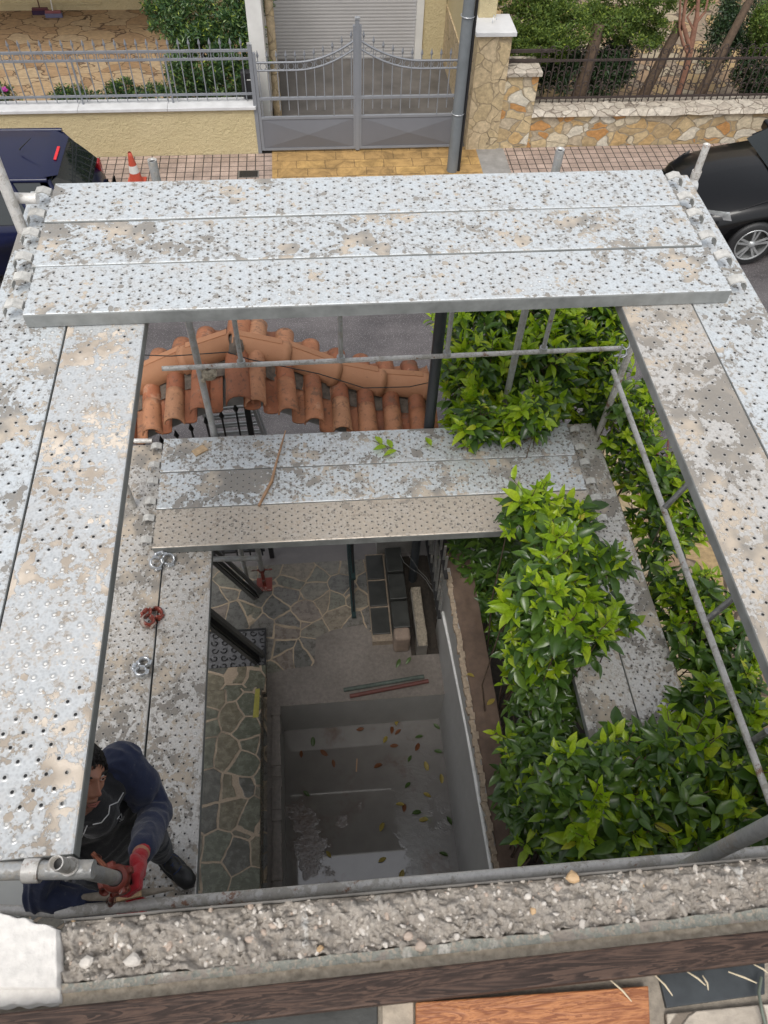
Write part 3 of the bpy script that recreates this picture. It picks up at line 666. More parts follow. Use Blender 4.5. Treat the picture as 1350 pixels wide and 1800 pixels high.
# ------------------------------------------------------------------ SCAFFOLD PLANKS
def plank_mesh(L, W=.321, H=.065):
    mb = MB(); r = .008; hw = W / 2
    prof = [(-hw, -H), (-hw, -r), (-hw + r * .3, -r * .3), (-hw + r, 0), (hw - r, 0), (hw - r * .3, -r * .3), (hw, -r), (hw, -H), (hw - .012, -H), (hw - .012, -H + .004), (hw - .004, -H + .004), (hw - .004, -.006), (-hw + .004, -.006), (-hw + .004, -H + .004), (-hw + .012, -H + .004), (-hw + .012, -H)]
    n = len(prof); vs = [(-L / 2, y, z) for y, z in prof] + [(L / 2, y, z) for y, z in prof]
    mb.add(vs, [(i, i + n, (i + 1) % n + n, (i + 1) % n) for i in range(n)])
    for s in (-1, 1): mb.box((s * (L / 2 - .003), 0, -H / 2 - .004), (.006, W - .010, H - .010))
    return mb
def hook_mesh(sx):
    mb = MB(); pts = [(0, -.035), (.012, .004), (.045, .020), (.078, .014), (.092, -.006), (.094, -.036)]; w_ = .05
    vs = []; 
    for x, z in pts: vs += [(sx * x, -w_ / 2, z), (sx * x, w_ / 2, z), (sx * x, w_ / 2, z - .007), (sx * x, -w_ / 2, z - .007)]
    fs = []
    for i in range(len(pts) - 1):
        for j in range(4): fs.append((i * 4 + j, i * 4 + (j + 1) % 4, i * 4 + 4 + (j + 1) % 4, i * 4 + 4 + j))
    fs += [(3, 2, 1, 0), tuple(len(vs) - 4 + j for j in range(4))]
    return mb.add(vs, fs)
MAT['hook'] = plain('hook_mortar_crusted', (.50, .49, .46), .6, .1, .3, 30, .8)
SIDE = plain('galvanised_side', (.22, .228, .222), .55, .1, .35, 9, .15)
plank_cache = {}
def plank(label, cx, cy, z, rot, L, mat, group, hooks=True, flip=False):
    t = thing('scaffold_plank', label, 'scaffold plank', (cx, cy, z), group); t.rotation_euler = (random.uniform(-.002, .002), random.uniform(-.001, .001), rot)
    o = plank_mesh(L, H=.065 if hooks else .052).build('deck_board', [MAT[mat], SIDE], t)
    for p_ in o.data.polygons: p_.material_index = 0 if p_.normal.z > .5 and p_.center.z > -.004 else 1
    if hooks:
        for sx in (-1, 1):
            for sy in (-.09, .09):
                h = hook_mesh(sx).build('hook', MAT['hook'], t); h.location = (sx * L / 2, sy, -.006)
    return t
random.seed(11)
UX0, UX1 = -1.215, 1.80
# upper cross deck
for (y, m_, lab, rz, dx) in ((3.438, 'plank_a', 'far plank of the upper cross deck, palest with grey smears', -.002, .0),
                         (3.11, 'plank_b', 'middle plank of the upper cross deck, dotted with many mortar splashes', .001, .0),
                         (2.782, 'plank_a', 'near plank of the upper cross deck with pale rusty stains and its side face showing', -.003, .02)):
    plank(lab, (UX0 + UX1) / 2 + dx, y, 4.49, rz, 3.02, m_, 'planks of the upper cross deck')
GU = 'planks of the upper side decks'
ULY = .53; LEN = 3.12
plank('outer plank of the upper left deck, cut by the left picture edge', -1.204, ULY + LEN / 2, 4.42, R(90) + .0035, LEN, 'plank_b', GU, False)
plank('inner plank of the upper left deck with cream mortar dabs, above the worker', -.8785, ULY + LEN / 2 - .0, 4.42, R(90) + .0035, LEN, 'plank_e', GU, False)
plank('inner plank of the upper right deck, heavily stained with grey and tan mortar', 1.505, ULY + LEN / 2, 4.42, R(90) - .003, LEN, 'plank_c', GU, False)
plank('outer plank of the upper right deck, clean and bluish, at the right picture edge', 1.83, ULY + LEN / 2, 4.42, R(90), LEN, 'plank_a', GU, False)
# lower
GL = 'planks of the lower cross deck'; GS = 'planks of the lower side decks'
for (y, m_, lab) in ((3.715, 'plank_b', 'far plank of the lower cross deck carrying green leaves'), (3.390, 'plank_b', 'middle plank of the lower cross deck, densely spotted with mortar'), (3.065, 'plank_d', 'near plank of the lower cross deck, coated in beige brown mortar')):
    plank(lab, .345, y, 2.30, random.uniform(-.0008, .0008) - .012, 3.02, m_, GL)
plank('outer plank of the lower left deck, mostly beneath the upper left deck', -1.272, 2.25, 2.23, R(90) + .001, 3.3, 'plank_c', GS, False)
plank('inner plank of the lower left deck, beside the terrace', -.944, 2.25, 2.23, R(90) + .003, 3.3, 'plank_c', GS, False)
plank('inner plank of the lower right deck running through the hedge', 1.61, 2.30, 2.23, R(90), 3.2, 'plank_c', GS, False)
plank('outer plank of the lower right deck with a dark grey mortar patch', 1.935, 2.30, 2.23, R(90), 3.2, 'plank_c', GS, False)

# tubes
TG = 'tubes of the scaffold'
def tubeo(name, p0, p1, r, mat, label, group=None, hollow=False):
    t = thing(name, label, 'scaffold tube', tuple(p0), group); q = Vector(p1) - Vector(p0)
    mb = MB()
    (mb.pipe if hollow else mb.tube)((0, 0, 0), q, r)
    mb.build('tube', MAT[mat], t); return t
# inner cross guard frame under upper cross deck
a, b2 = at(285, 648, 3.05), at(1090, 612, 3.05)
t = thing('guard_rail', 'grey guard rail frame with four uprights beneath the upper cross deck', 'guard rail', (a.x, a.y, a.z)); q = b2 - a
MB().tube((0, 0, 0), q, .017, 12).build('bottom_rail', MAT['tube_rusty'], t)
for x in (-.505, .15, .86, 1.52):
    f = (x - a.x) / (b2.x - a.x); MB().tube(q * f, q * f + Vn(0, 0, 1.08), .016, 10).build('upright', MAT['tube'], t); MB().tube(q * f, q * f + Vn(0, 0, .04), [.028, .016][0], 10).build('weld_collar', MAT['tube'], t)
MB().tube(Vn(0, 0, 1.1), q + Vn(0, 0, 1.1), .017, 12).build('top_rail', MAT['tube'], t)
t = thing('rosette_joint', 'mortar crusted joint where standard crosses the guard rail by the canopy', 'coupler', tuple(aty(367, 655, 3.93)))
mb = MB(); random.seed(4)
mb.lathe([(.024, -.04), (.05, -.03), (.055, 0), (.045, .03), (.024, .04)], (0, 0, 0), 10)
for k in range(14): mb.ball((random.uniform(-.06, .06), random.uniform(-.05, .05), random.uniform(-.06, .06)), random.uniform(.008, .018), 4)
mb.build('joint', plain('mortar_lumps', (.38, .33, .25), .95, 0, .5, 60, 1), t)
t = thing('wire_clip', 'bright wire clips tying the guard rail to the right standard', 'clip', tuple(at(1088, 622, 3.05)))
mb = MB()
for dz in (-.05, .02): mb.path([(.03 * math.cos(a_) + .02, .03 * math.sin(a_), dz + .01 * a_) for a_ in [k * .5 for k in range(14)]], .005, 5)
mb.tube((0, -.03, -.06), (-.01, -.02, .1), .006, 6); mb.tube((-.04, -.02, 0), (.06, 0, -.01), .006, 6); mb.build('clip', MAT['zinc'], t)
a, b2 = at(1078, 652, 3.02), at(1356, 1415, 3.1)
tubeo('guard_rail', a, b2, .017, 'tube_rusty', 'long rust flecked rail passing over the hedge beside the upper right deck')
for (px, py, qx, qy, lab) in ((1168, 893, 1210, 850, 'upper short strut from the hedge rail to the right deck'), (1240, 1092, 1290, 1050, 'middle short strut from the hedge rail to the right deck'), (1320, 1305, 1350, 1285, 'lowest short strut from the hedge rail to the right deck')):
    tubeo('strut', at(px, py, 3.06), at(qx, qy, 3.2) + Vn(.0, .0, .0), .017, 'tube_dull', lab + ', grey tube', 'struts between rail and right deck')
# outer standards with open tops
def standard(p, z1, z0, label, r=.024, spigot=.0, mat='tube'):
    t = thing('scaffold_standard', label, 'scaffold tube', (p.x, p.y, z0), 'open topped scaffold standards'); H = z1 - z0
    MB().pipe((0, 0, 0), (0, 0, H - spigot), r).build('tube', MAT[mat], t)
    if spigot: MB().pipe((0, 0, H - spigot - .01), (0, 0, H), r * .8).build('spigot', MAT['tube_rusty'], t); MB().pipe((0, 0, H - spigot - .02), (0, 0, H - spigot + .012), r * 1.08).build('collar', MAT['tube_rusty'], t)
    MB().lathe([(.0005, 0), (r * .8, 0)], (0, 0, H - .012), 16).build('bore_shade', MAT['black'], t)  # black disc standing in for the shade inside the open tube
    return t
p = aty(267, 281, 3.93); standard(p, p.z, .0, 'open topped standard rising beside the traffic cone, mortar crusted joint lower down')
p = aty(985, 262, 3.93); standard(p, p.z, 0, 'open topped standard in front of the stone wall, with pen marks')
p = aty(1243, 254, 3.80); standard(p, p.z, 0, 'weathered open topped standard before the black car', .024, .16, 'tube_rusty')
pl = at(22, 360, 4.55); tubeo('scaffold_standard', (pl.x, pl.y, 0), (pl.x, pl.y, 5.7), .026, 'tube_rusty', 'pale paint spotted standard in front of the blue car at far left')
tubeo('ledger_tube', at(22, 348, 4.55), at(66, 349, 4.55), .024, 'tube_rusty', 'short pale ledger tube joining the left standard to the upper deck')
tubeo('transom_tube', (-1.4, 3.64, 4.36), (2.05, 3.64, 4.36), .03, 'tube', 'transom tube under the far edge of the upper cross deck')
tubeo('transom_tube', (-1.4, .58, 4.33), (-.78, .58, 4.33), .024, 'tube', 'transom tube under the near end of the upper left deck')
tubeo('transom_tube', (-1.4, 3.92, 2.145), (2.15, 3.92, 2.145), .024, 'tube', 'transom tube carrying the far ends of the lower side decks')
tubeo('transom_tube', (-1.4, .66, 2.145), (2.15, .66, 2.145), .024, 'tube', 'transom tube carrying the near ends of the lower side decks')
t_ = tubeo('ledger_tube', at(236, 775, 2.28), at(268, 775, 2.28), .018, 'tube_rusty', 'short tube stub at the far left corner of the lower deck')
tubeo('scaffold_standard', at(1205, 1503, 3.4) + Vn(-.02, .01, -1.4), at(1390, 1432, 4.55), .024, 'tube', 'thick grey standard slanting up in the lower right over the hedge')
# near guard rails
tubeo('guard_rail', at(108, 1603, 3.3) + Vn(-.02, 0, 0), at(1380, 1494, 3.3), .0225, 'tube_rusty', 'long near guard rail, grey with rust specks, just beyond the broken concrete edge', None)
tubeo('guard_rail', at(-30, 1597, 3.3), at(98, 1604, 3.3), .018, 'tube_rusty', 'short near rail stub at the bottom left corner by the white panel')
tubeo('guard_rail', at(120, 1548, 3.1), at(103, 1600, 3.3), .014, 'tube_dull', 'thin upright strut of the rail at the bottom left corner')
a, b2 = at(-40, 1531, 4.40), at(165, 1528, 4.40)
t = thing('ledger_tube', 'thick grey ledger below the end of the upper left deck with a rusty collar', 'scaffold tube', tuple(a)); q = b2 - a
MB().tube((0, 0, 0), q, .0245).build('tube', MAT['tube'], t)
f0 = (at(44, 1531, 4.40) - a).length; f1 = (at(72, 1531, 4.40) - a).length; qd = q.normalized()
MB().pipe(qd * f0, qd * f1, .032, .007).build('collar', MAT['tube_rusty'], t)
# the standard with spigot that the worker clamps
top = at(96, 1516, 4.62); low = Vn(top.x, top.y, 3.1)
top2 = at(98, 1517, 4.55); bot2 = at(218, 1548, 3.75)
ax = (bot2 - top2).normalized()
t = thing('scaffold_standard', 'open ended rusty spigot tube held by the red coupler above the worker', 'scaffold tube', tuple(top2))
Lb = (bot2 - top2).length
MB().pipe((0, 0, 0), ax * .14, .018, .003, 20).build('spigot', MAT['tube_rusty'], t)
MB().lathe([(.0003, 0), (.0145, 0)], ax * .035, 16, ax.to_track_quat('Z', 'Y').to_matrix()).build('bore_shade', MAT['black'], t)  # black disc painting the darkness inside the spigot mouth
MB().pipe(ax * .125, ax * (Lb + .05), .0225, .004, 20).build('tube', MAT['tube'], t)
MB().pipe(ax * .118, ax * .13, .0235, .006, 20).build('rust_collar', MAT['tube_rusty'], t)
# ------------------------------------------------------------------ couplers
def coupler(name, label, loc, rot, mat, s=1.0, group=None):
    t = thing(name, label, 'coupler', tuple(loc), group); t.rotation_euler = rot; t.scale = (s, s, s)
    for k, (cx, sg) in enumerate(((-.033, 1), (.036, -1))):
        mb = MB(); pts = []; n = 18; vs = []; fs = []
        for i in range(n + 1):
            a_ = R(30 + 300 * i / n) if sg > 0 else R(210 + 300 * i / n); c_, s_2 = math.cos(a_), math.sin(a_)
            for r_, z_ in ((.025, -.02), (.032, -.02), (.036, 0), (.032, .02), (.025, .02)): vs.append((cx + r_ * c_, r_ * s_2, z_))
        for i in range(n):
            for j in range(5): fs.append((i * 5 + j, i * 5 + (j + 1) % 5, i * 5 + 5 + (j + 1) % 5, i * 5 + 5 + j))
        fs += [(4, 3, 2, 1, 0), tuple(n * 5 + j for j in range(5))]; mb.add(vs, fs, True)
        ex = cx + sg * .030
        jw = mb.build('jaw', mat, t)
        bl = MB(); bl.tube((cx + sg * -.005, .036, 0), (cx + sg * .05, .046, .0), .006, 8); bl.lathe([(.012, -.006), (.012, .006)], (cx + sg * .04, .044, 0), 6, Matrix.Rotation(R(80), 3, 'Y'), False); bl.ball((cx + sg * .052, .046, 0), .010, 5)
        bl.build('bolt', mat, jw)
        fl = MB(); fl.box((cx, -.036, 0), (.035, .014, .034)); bevel(fl.build('hinge_block', mat, jw), .004)
    bevel(MB().box((.0015, 0, 0), (.016, .03, .03)).build('centre_pin', mat, t), .004)
    return t
coupler('tube_coupler', 'silver coupler lying open at the corner of the lower cross deck', at(284, 987, 2.27), (.5, .3, .5), MAT['zinc'], 1.25)
coupler('tube_coupler', 'red painted coupler lying across the deck gap', at(266, 1085, 2.27), (.4, .4, 1.1), MAT['red_cast'], 1.25)
coupler('tube_coupler', 'silver coupler lying flat below the red one on the lower deck', at(250, 1174, 2.265), (.2, .3, 1.5), MAT['zinc'], 1.1)
# clamp on the standard
cpos = top2 + ax * (Lb - .12)
t = thing('swivel_coupler', 'red cast swivel coupler clamped round the open tube and the near rail', 'coupler', tuple(cpos))
zq = ax.to_track_quat('Z', 'Y').to_matrix()
mb = MB(); mb.lathe([(.026, -.03), (.038, -.028), (.044, -.012), (.040, 0), (.044, .014), (.038, .03), (.026, .032)], (0, 0, 0), 18, zq); mb.build('clamp_ring', MAT['red_cast'], t)
mb = MB(); dn = Vn(.01, -.03, -.06); mb.box(dn * .6, (.055, .05, .05), zq); bevel(mb.build('clamp_body', MAT['red_cast'], t), .01, 3)
mb = MB(); lv = at(192, 1556, cpos.z - .12) - cpos
mb.path([Vn(0, 0, -.02), lv * .5, lv], [.024, .02, .017], 10); mb.build('lower_arm', MAT['red_cast'], t)
mb = MB().pipe(lv + Vn(0, .02, .01), lv + Vn(.0, -.03, .05), .017, .006, 14); mb.build('eye', MAT['red_cast'], t)
mb = MB(); bt = at(163, 1500, cpos.z + .0) - cpos; mb.tube(bt * .4, bt, .008, 8); mb.lathe([(.013, -.008), (.013, .008)], tuple(bt * .8), 6, zq, False)
mb.build('bolt', plain('copper_red_bolt', (.33, .12, .07), .4, .5, .2, 20), t)
mb = MB(); bt = at(194, 1590, cpos.z - .2) - cpos; mb.tube(bt * .6, bt, .010, 8); mb.lathe([(.016, -.01), (.016, .01)], tuple(bt * .85), 6, zq, False); mb.build('bolt', MAT['red_cast'], t)
for k in range(4):
    a_ = k * 1.5; v = zq @ Vn(.044 * math.cos(a_), .044 * math.sin(a_), 0); bevel(MB().box(v, (.022, .022, .045), zq).build('lug', MAT['red_cast'], t), .004)
# ================================================================== STREET BEYOND
# yellow wall, coping and railing
t = thing('yellow_wall', 'yellow stuccoed garden wall with white marble coping behind the blue car', 'wall', (-5, 12.1, 0)); b = t.location
MB().bbox(-20, -.73 - b.x, -.12, .12, -.02, .70).build('wall', MAT['stucco'], t)
x = -20
for k in range(14):
    bevel(MB().bbox(4.27 - 1.32 * (k + 1) + .004, 4.27 - 1.32 * k, -.16, .16, .70, .745).build('coping', MAT['marble'], t), .004)
bevel(MB().bbox(-1.02, -.985, -.18, -.12, .575, .60).build('wall_spout', MAT['stucco'], t), .004)
def spear(mb, x, y, z0, z1, r=.009):
    mb.box((x, y, (z0 + z1 - .1) / 2), (r * 1.6, r * 1.6, z1 - z0 - .1)); mb.lathe([(.004, -.11), (.017, -.085), (.020, -.07), (.012, -.04), (.001, 0)], (x, y, z1), 4, smooth=False)
def ringpart(x, y, z, r, n=16, tr=.006): 
    return MB().path([(x + r * math.cos(2 * math.pi * k / n), y, z + r * math.sin(2 * math.pi * k / n)) for k in range(n + 1)], tr, 5, False)
t = thing('garden_railing', 'grey railing with spear tops and rings on the yellow wall', 'railing', (-4, 12.12, .745)); b = t.location
for z, th in ((.10, .028), (.60, .028), (.71, .032)): MB().bbox(-8, 3.24, -.014, .014, z, z + th).build('rail', MAT['grey_paint'], t)
x = 3.14; k = 0
while x > -2.2:
    mb = MB(); spear(mb, x, 0, .03, .90); mb.build('spear_bar', MAT['grey_paint'], t)
    ringpart(x - .074, 0, .665, .042).build('ring', MAT['grey_paint'], t)
    if k % 9 == 8: MB().box((x + .074, 0, .33), (.024, .024, .68)).build('post', MAT['grey_paint'], t)
    x -= .148; k += 1
MB().box((3.27, 0, .30), (.05, .05, 1.0)).build('end_post', MAT['grey_paint'], t)
# gate
for side, x0, x1, lab in ((0, -.70, .80, 'left leaf of the grey driveway gate with diamond panel'), (1, .84, 2.42, 'right leaf of the grey driveway gate, partly behind the lamp pole')):
    t = thing('driveway_gate_leaf', lab, 'gate', (x0, 12.0, .04)); W = x1 - x0
    MB().bbox(.0, W, -.012, .012, .02, .50).build('panel', MAT['grey_panel'], t)
    mb = MB()
    for za, zb in ((.04, .48),):
        for (xa, xb) in ((.05, W / 2), (W / 2, W - .05)): pass
        mb.add([(.05, -.014, .04), (W - .05, -.014, .04), (W / 2, -.05, .26)], [(0, 1, 2)]); mb.add([(W - .05, -.014, .48), (.05, -.014, .48), (W / 2, -.05, .26)], [(0, 1, 2)])
        mb.add([(.05, -.014, .48), (.05, -.014, .04), (W / 2, -.05, .26)], [(0, 1, 2)]); mb.add([(W - .05, -.014, .04), (W - .05, -.014, .48), (W / 2, -.05, .26)], [(0, 1, 2)])
    mb.build('raised_diamond', MAT['grey_panel'], t.children[0] if t.children else t)
    for xx in (.02, W - .02): MB().bbox(xx - .022, xx + .022, -.02, .02, 0, 1.45 if (xx < .1) == (side == 0) else 1.80).build('stile', MAT['grey_paint'], t)
    for z in (-.0, .49, .78): MB().bbox(.0, W, -.022, .022, z, z + .035).build('rail', MAT['grey_paint'], t)
    def arc(f, base): g_ = f if side == 0 else 1 - f; return base + .30 * max(0, (g_ - .40) / .60) ** 2.0
    for base, r_ in ((1.20, .014), (1.31, .016)):
        MB().path([(W * f / 20, 0, arc(f / 20, base)) for f in range(21)], r_, 6).build('arched_rail', MAT['grey_paint'], t)
    n_ = 11
    for k in range(n_):
        x = W * (k + .5) / n_; f = x / W; mb = MB(); spear(mb, x, 0, .62 if k % 4 else .5, arc(f, 1.31) + .17); mb.build('spear_bar', MAT['grey_paint'], t)
        if k < n_ - 1: ringpart(x + W / n_ / 2, 0, (arc(f + .5 / n_, 1.20) + arc(f + .5 / n_, 1.31)) / 2, .045).build('ring', MAT['grey_paint'], t)
t = thing('gate_post', 'tall grey centre post between the two driveway gate leaves', 'post', (.82, 12.0, 0))
MB().box((0, 0, .97), (.06, .06, 1.9)).build('post', MAT['grey_paint'], t); MB().box((0, 0, 1.93), (.07, .07, .02)).build('cap', MAT['zinc'], t)
for (px, py, hh, ww) in ((446, 68, 1.62, .05),):
    t = thing('gate_post', 'grey hinge post where the railing meets the driveway gate', 'post', (-.735, 12.0, 0)); MB().box((0, 0, .8), (.055, .055, 1.6)).build('post', MAT['grey_paint'], t); MB().box((0, 0, 1.61), (.06, .06, .015)).build('cap', MAT['zinc'], t)
t = thing('gate_motor', 'black gate motor box standing on the end of the yellow wall', 'motor', (-.80, 12.22, .74))
bevel(MB().box((0, 0, .23), (.24, .12, .36)).build('housing', MAT['black_rubber'], t), .02); MB().tube((-.1, 0, .04), (.12, 0, .04), .04).build('roller', MAT['black'], t); MB().box((0, -.062, .3), (.06, .004, .015)).build('badge', MAT['white_paint'], t)
# drain
t = thing('drain_grate', 'dark square drain opening in the tiled pavement by the ochre crossing', 'drain', tuple(at(437, 306, 0))); 
MB().bbox(-.16, .16, -.1, .1, -.004, .004).build('frame', MAT['concrete_dark'], t)
for k in range(6): MB().bbox(-.13 + .047 * k, -.108 + .047 * k, -.08, .08, .004, .010).build('bar', MAT['black'], t)
MB().bbox(-.14, .14, -.085, .085, .0, .006).build('opening', MAT['black'], t)
# cone
pc = at(241, 322, 0)
t = thing('traffic_cone', 'orange red traffic cone with one white band on the pavement', 'traffic cone', (pc.x, pc.y, 0)); t.scale = (.8, .8, .92)
mo_ = plain('cone_orange_red', (.50, .08, .045), .5, 0, .15, 20)
MB().lathe([(.125, .03), (.0918, .2), (.0718, .32), (.045, .46), (.03, .53), (.027, .53)], n=24).build('cone_body', mo_, t)
MB().lathe([(.0925, .2), (.0725, .32)], n=24).build('white_band', MAT['white_paint'], t); bevel(MB().box((0, 0, .015), (.34, .34, .03)).build('base', mo_, t), .01)
# lamp pole
t = thing('lamp_pole', 'tall grey steel street pole with a black cable strapped along it', 'street pole', (2.27, 11.35, 0))
MB().path([(0, 0, 0), (0, 0, 3), (0, 0, 8)], [.085, .078, .065], 24).build('pole', MAT['pole'], t)
MB().path([(.10, -.02, 0), (.10, -.02, 3), (.085, -.02, 8)], .022, 8).build('cable', MAT['black'], t)
for z in (.9, 2.2): MB().path([(.095 * math.cos(a_ * .5), .095 * math.sin(a_ * .5), z) for a_ in range(14)], .006, 5).build('strap', MAT['zinc'], t)
# stone pillar and walls on the right
t = thing('stone_pillar', 'tall tan stone pillar with white cap beside the lamp pole', 'pillar', (2.83, 12.2, 0))
MB().bbox(-.25, .25, -.25, .3, -.02, 1.70).build('shaft', MAT['stone_pillar'], t); bevel(MB().bbox(-.30, .30, -.30, .33, 1.70, 1.76).build('cap', MAT['marble'], t), .006)
mb = MB().path([(-.02, .0, 1.77), (.0, .03, 1.86), (.05, .02, 1.80)], .008, 5); mb.build('wire_stub', MAT['zinc'], t)
t = thing('stone_pillar', 'short tan and orange stone pillar stepping down to the garden wall', 'pillar', (3.32, 12.2, 0))
MB().bbox(-.24, .27, -.23, .25, -.02, 1.12).build('shaft', MAT['stone_wall'], t); bevel(MB().bbox(-.24, .31, -.27, .28, 1.12, 1.19).build('cap', MAT['coping_stone'], t), .01)
t = thing('stone_wall', 'low crazy stone wall in orange, tan and white along the pavement', 'wall', (6, 12.2, 0))
MB().bbox(-2.41, 8, -.21, .2, -.02, .50).build('wall', MAT['stone_wall'], t)
mb = MB()
def cop(u, v):
    x = -2.42 + 10.4 * u; y = -.26 + .5 * v
    return (x, y + .012 * noise.noise(Vector((x * 5, v, 0))), .575 + .02 * noise.noise(Vector((x * 4, y * 9, 2))) - (.075 if v in (0, 1) else 0))
MB().grid(cop, 220, 10, True).build('coping', MAT['coping_stone'], t)
t = thing('iron_fence', 'dark rusty wrought iron fence with curls on the low stone wall', 'fence', (6, 12.25, .58))
for z in (.06, .62): MB().bbox(-2.4, 8, -.014, .014, z, z + .028).build('rail', MAT['iron_brown'], t)
x = -2.35; k = 0; random.seed(2)
while x < 2.9:
    lx = .04 * math.sin(k)
    MB().bar((x, 0, .0), (x + lx * .2, 0, .80), .014, .014).build('bar', MAT['iron_brown'], t)
    if k % 2 == 0:
        mb = MB()
        for cz, sg in ((.22, 1), (.44, -1), (.74, 1)):
            mb.path([(x + sg * (.045 - .03 * q / 10) * math.cos(q * .55) + sg * .045, 0, cz + (.05 - .03 * q / 10) * math.sin(q * .55)) for q in range(11)], .007, 4)
            mb.path([(x - sg * (.045 - .03 * q / 10) * math.cos(q * .55) - sg * .045, 0, cz + .06 + (.05 - .03 * q / 10) * math.sin(q * .55)) for q in range(11)], .007, 4)
        mb.build('ornament', MAT['iron_brown'], t)
    x += .105; k += 1
mb = MB(); mb.bbox(-2.9, -2.15, -.02, .02, .62, .66); mb.bbox(-2.9, -2.15, .0, .04, .75, .79); mb.build('short_rail', MAT['iron_brown'], t)
# houses and gardens
sheet('garden_paving', -14, -.72, 12.22, 17.4, .012, MAT['tan_floor'])
mb = MB()
random.seed(12)
sheet('driveway', -.5, 2.62, 12.05, 15.2, -.001, MAT['drive'])
sheet('garden_floor', 2.75, 14, 12.4, 20, .012, MAT['tan_floor_far'])
t = thing('yellow_house', 'yellow house with grey roller shutter garage behind the driveway gate', 'house', (-3, 17.4, 0)); b = t.location
MB().bbox(-12, 2.25, 0, .3, 0, 5).build('wall', MAT['stucco'], t)
MB().bbox(-5, -1.75 + .9, -.03, 0, .12, .16).build('wall_trim', MAT['stucco'], t)
MB().bbox(2.25, 2.47, -5.0, .3, 0, 3.2).build('side_wall', MAT['white_paint'], t)
MB().bbox(5.62, 5.86, -5.0, .3, 0, .9).build('stone_base', MAT['stone_pillar'], t)
MB().bbox(5.64, 5.90, -5.0, .3, .9, 3.4).build('side_wall', MAT['stucco'], t)
def shut(u, v): return (2.47 + 2.62 * u, -2.2 - .006 * abs(math.sin(v * math.pi * 46)), .0 + 2.6 * v)
mb = MB(); mb.grid(shut, 2, 280, True); mb.build('roller_shutter', plain('shutter_grey', (.42, .41, .405), .55, 0, .06, 3, .05), t)
MB().bbox(5.09, 5.22, -2.3, -2.15, 0, 2.8).build('shutter_jamb', MAT['white_paint'], t); MB().bbox(5.22, 5.62, -2.26, -2.1, 0, 2.8).build('wall', MAT['stucco'], t)
# pebbled strip beside shutter left
t = thing('stone_column', 'narrow rough tan stone column beside the garage shutter', 'column', (-.44, 13.1, 0))
def colf(u, v): a_ = u * 2 * math.pi; r_ = .065 + .01 * noise.noise(Vector((math.cos(a_) * 3, math.sin(a_) * 3, v * 14))); return (r_ * math.cos(a_), r_ * math.sin(a_), v * 1.9)
MB().grid(colf, 18, 60).build('shaft', MAT['stone_pillar'], t)
struct(MB().bbox(-14, 2.4, 14.6, 17.4, 2.9, 3.1).build('unseen_shade_slab', MAT['white_paint']))  # unseen slab added above the frame to shade the far garden paving
t = thing('neighbour_house', 'beige house wall behind the trees on the right', 'house', (8, 18.5, 0)); MB().bbox(-5, 8, 0, .3, 0, 5).build('wall', plain('beige_render', (.50, .42, .32), .85, 0, .1, 4, .2), t); MB().bbox(-3, -1.8, -.02, .0, .9, 2.2).build('window', MAT['black_rubber'], t)
# brooms
for (px, py, c1, lab, cx) in ((72, 22, (.04, .02, .05), 'dark purple broom leaning on the yellow house at top left', -.03), (95, 27, (.14, .14, .22), 'pink and blue grey broom leaning on the yellow house at top left', .03)):
    p = at(px, py, .05); t = thing('broom', lab, 'broom', (p.x, p.y, .02))
    bevel(MB().box((0, 0, .09), (.30, .06, .05)).build('head', plain('broom_head', (.22, .07, .08) if cx > 0 else (.09, .02, .03), .6), t), .012); MB().box((0, 0, .035), (.32, .07, .07)).build('bristles', plain('bristles', c1, .95, 0, .4, 80, 1), t)
    MB().tube((0, 0, .1), (.02 + cx, 17.35 - p.y, 1.35), .012, 8).build('handle', MAT['white_paint'] if cx > 0 else MAT['red_iron'], t)

# ================================================================== LEAVES
U = [0, .18, .42, .66, .86, 1.0]; Wd = [.03, .30, .44, .36, .17, .0]
def leaf_template(width=.46, fold=.22, curl=.30):
    vs = []
    for u, w_ in zip(U, Wd):
        w_ = w_ * width / .46 * .5 / .5
        for k in (-1, 0, 1): vs.append((u, k * w_ * .52, abs(k) * w_ * fold - curl * u * u))
    fs = []
    for i in range(len(U) - 1):
        for j in range(2): fs.append((i * 3 + j, i * 3 + j + 1, i * 3 + 4 + j, i * 3 + 3 + j))
    return np.array(vs), np.array(fs)
LEAF = leaf_template(.43, .26, .28); LEAF_NARROW = leaf_template(.26, .2, .2)
def lowleaf(width=.5, curl=.2):
    vs = np.array([(0, 0, 0), (.45, -width / 2, .04 - curl * .2), (.45, width / 2, .04 - curl * .2), (.45, 0, -curl * .2), (1, 0, -curl)]); return vs, [(0, 1, 3), (0, 3, 2), (1, 4, 3), (3, 4, 2)]
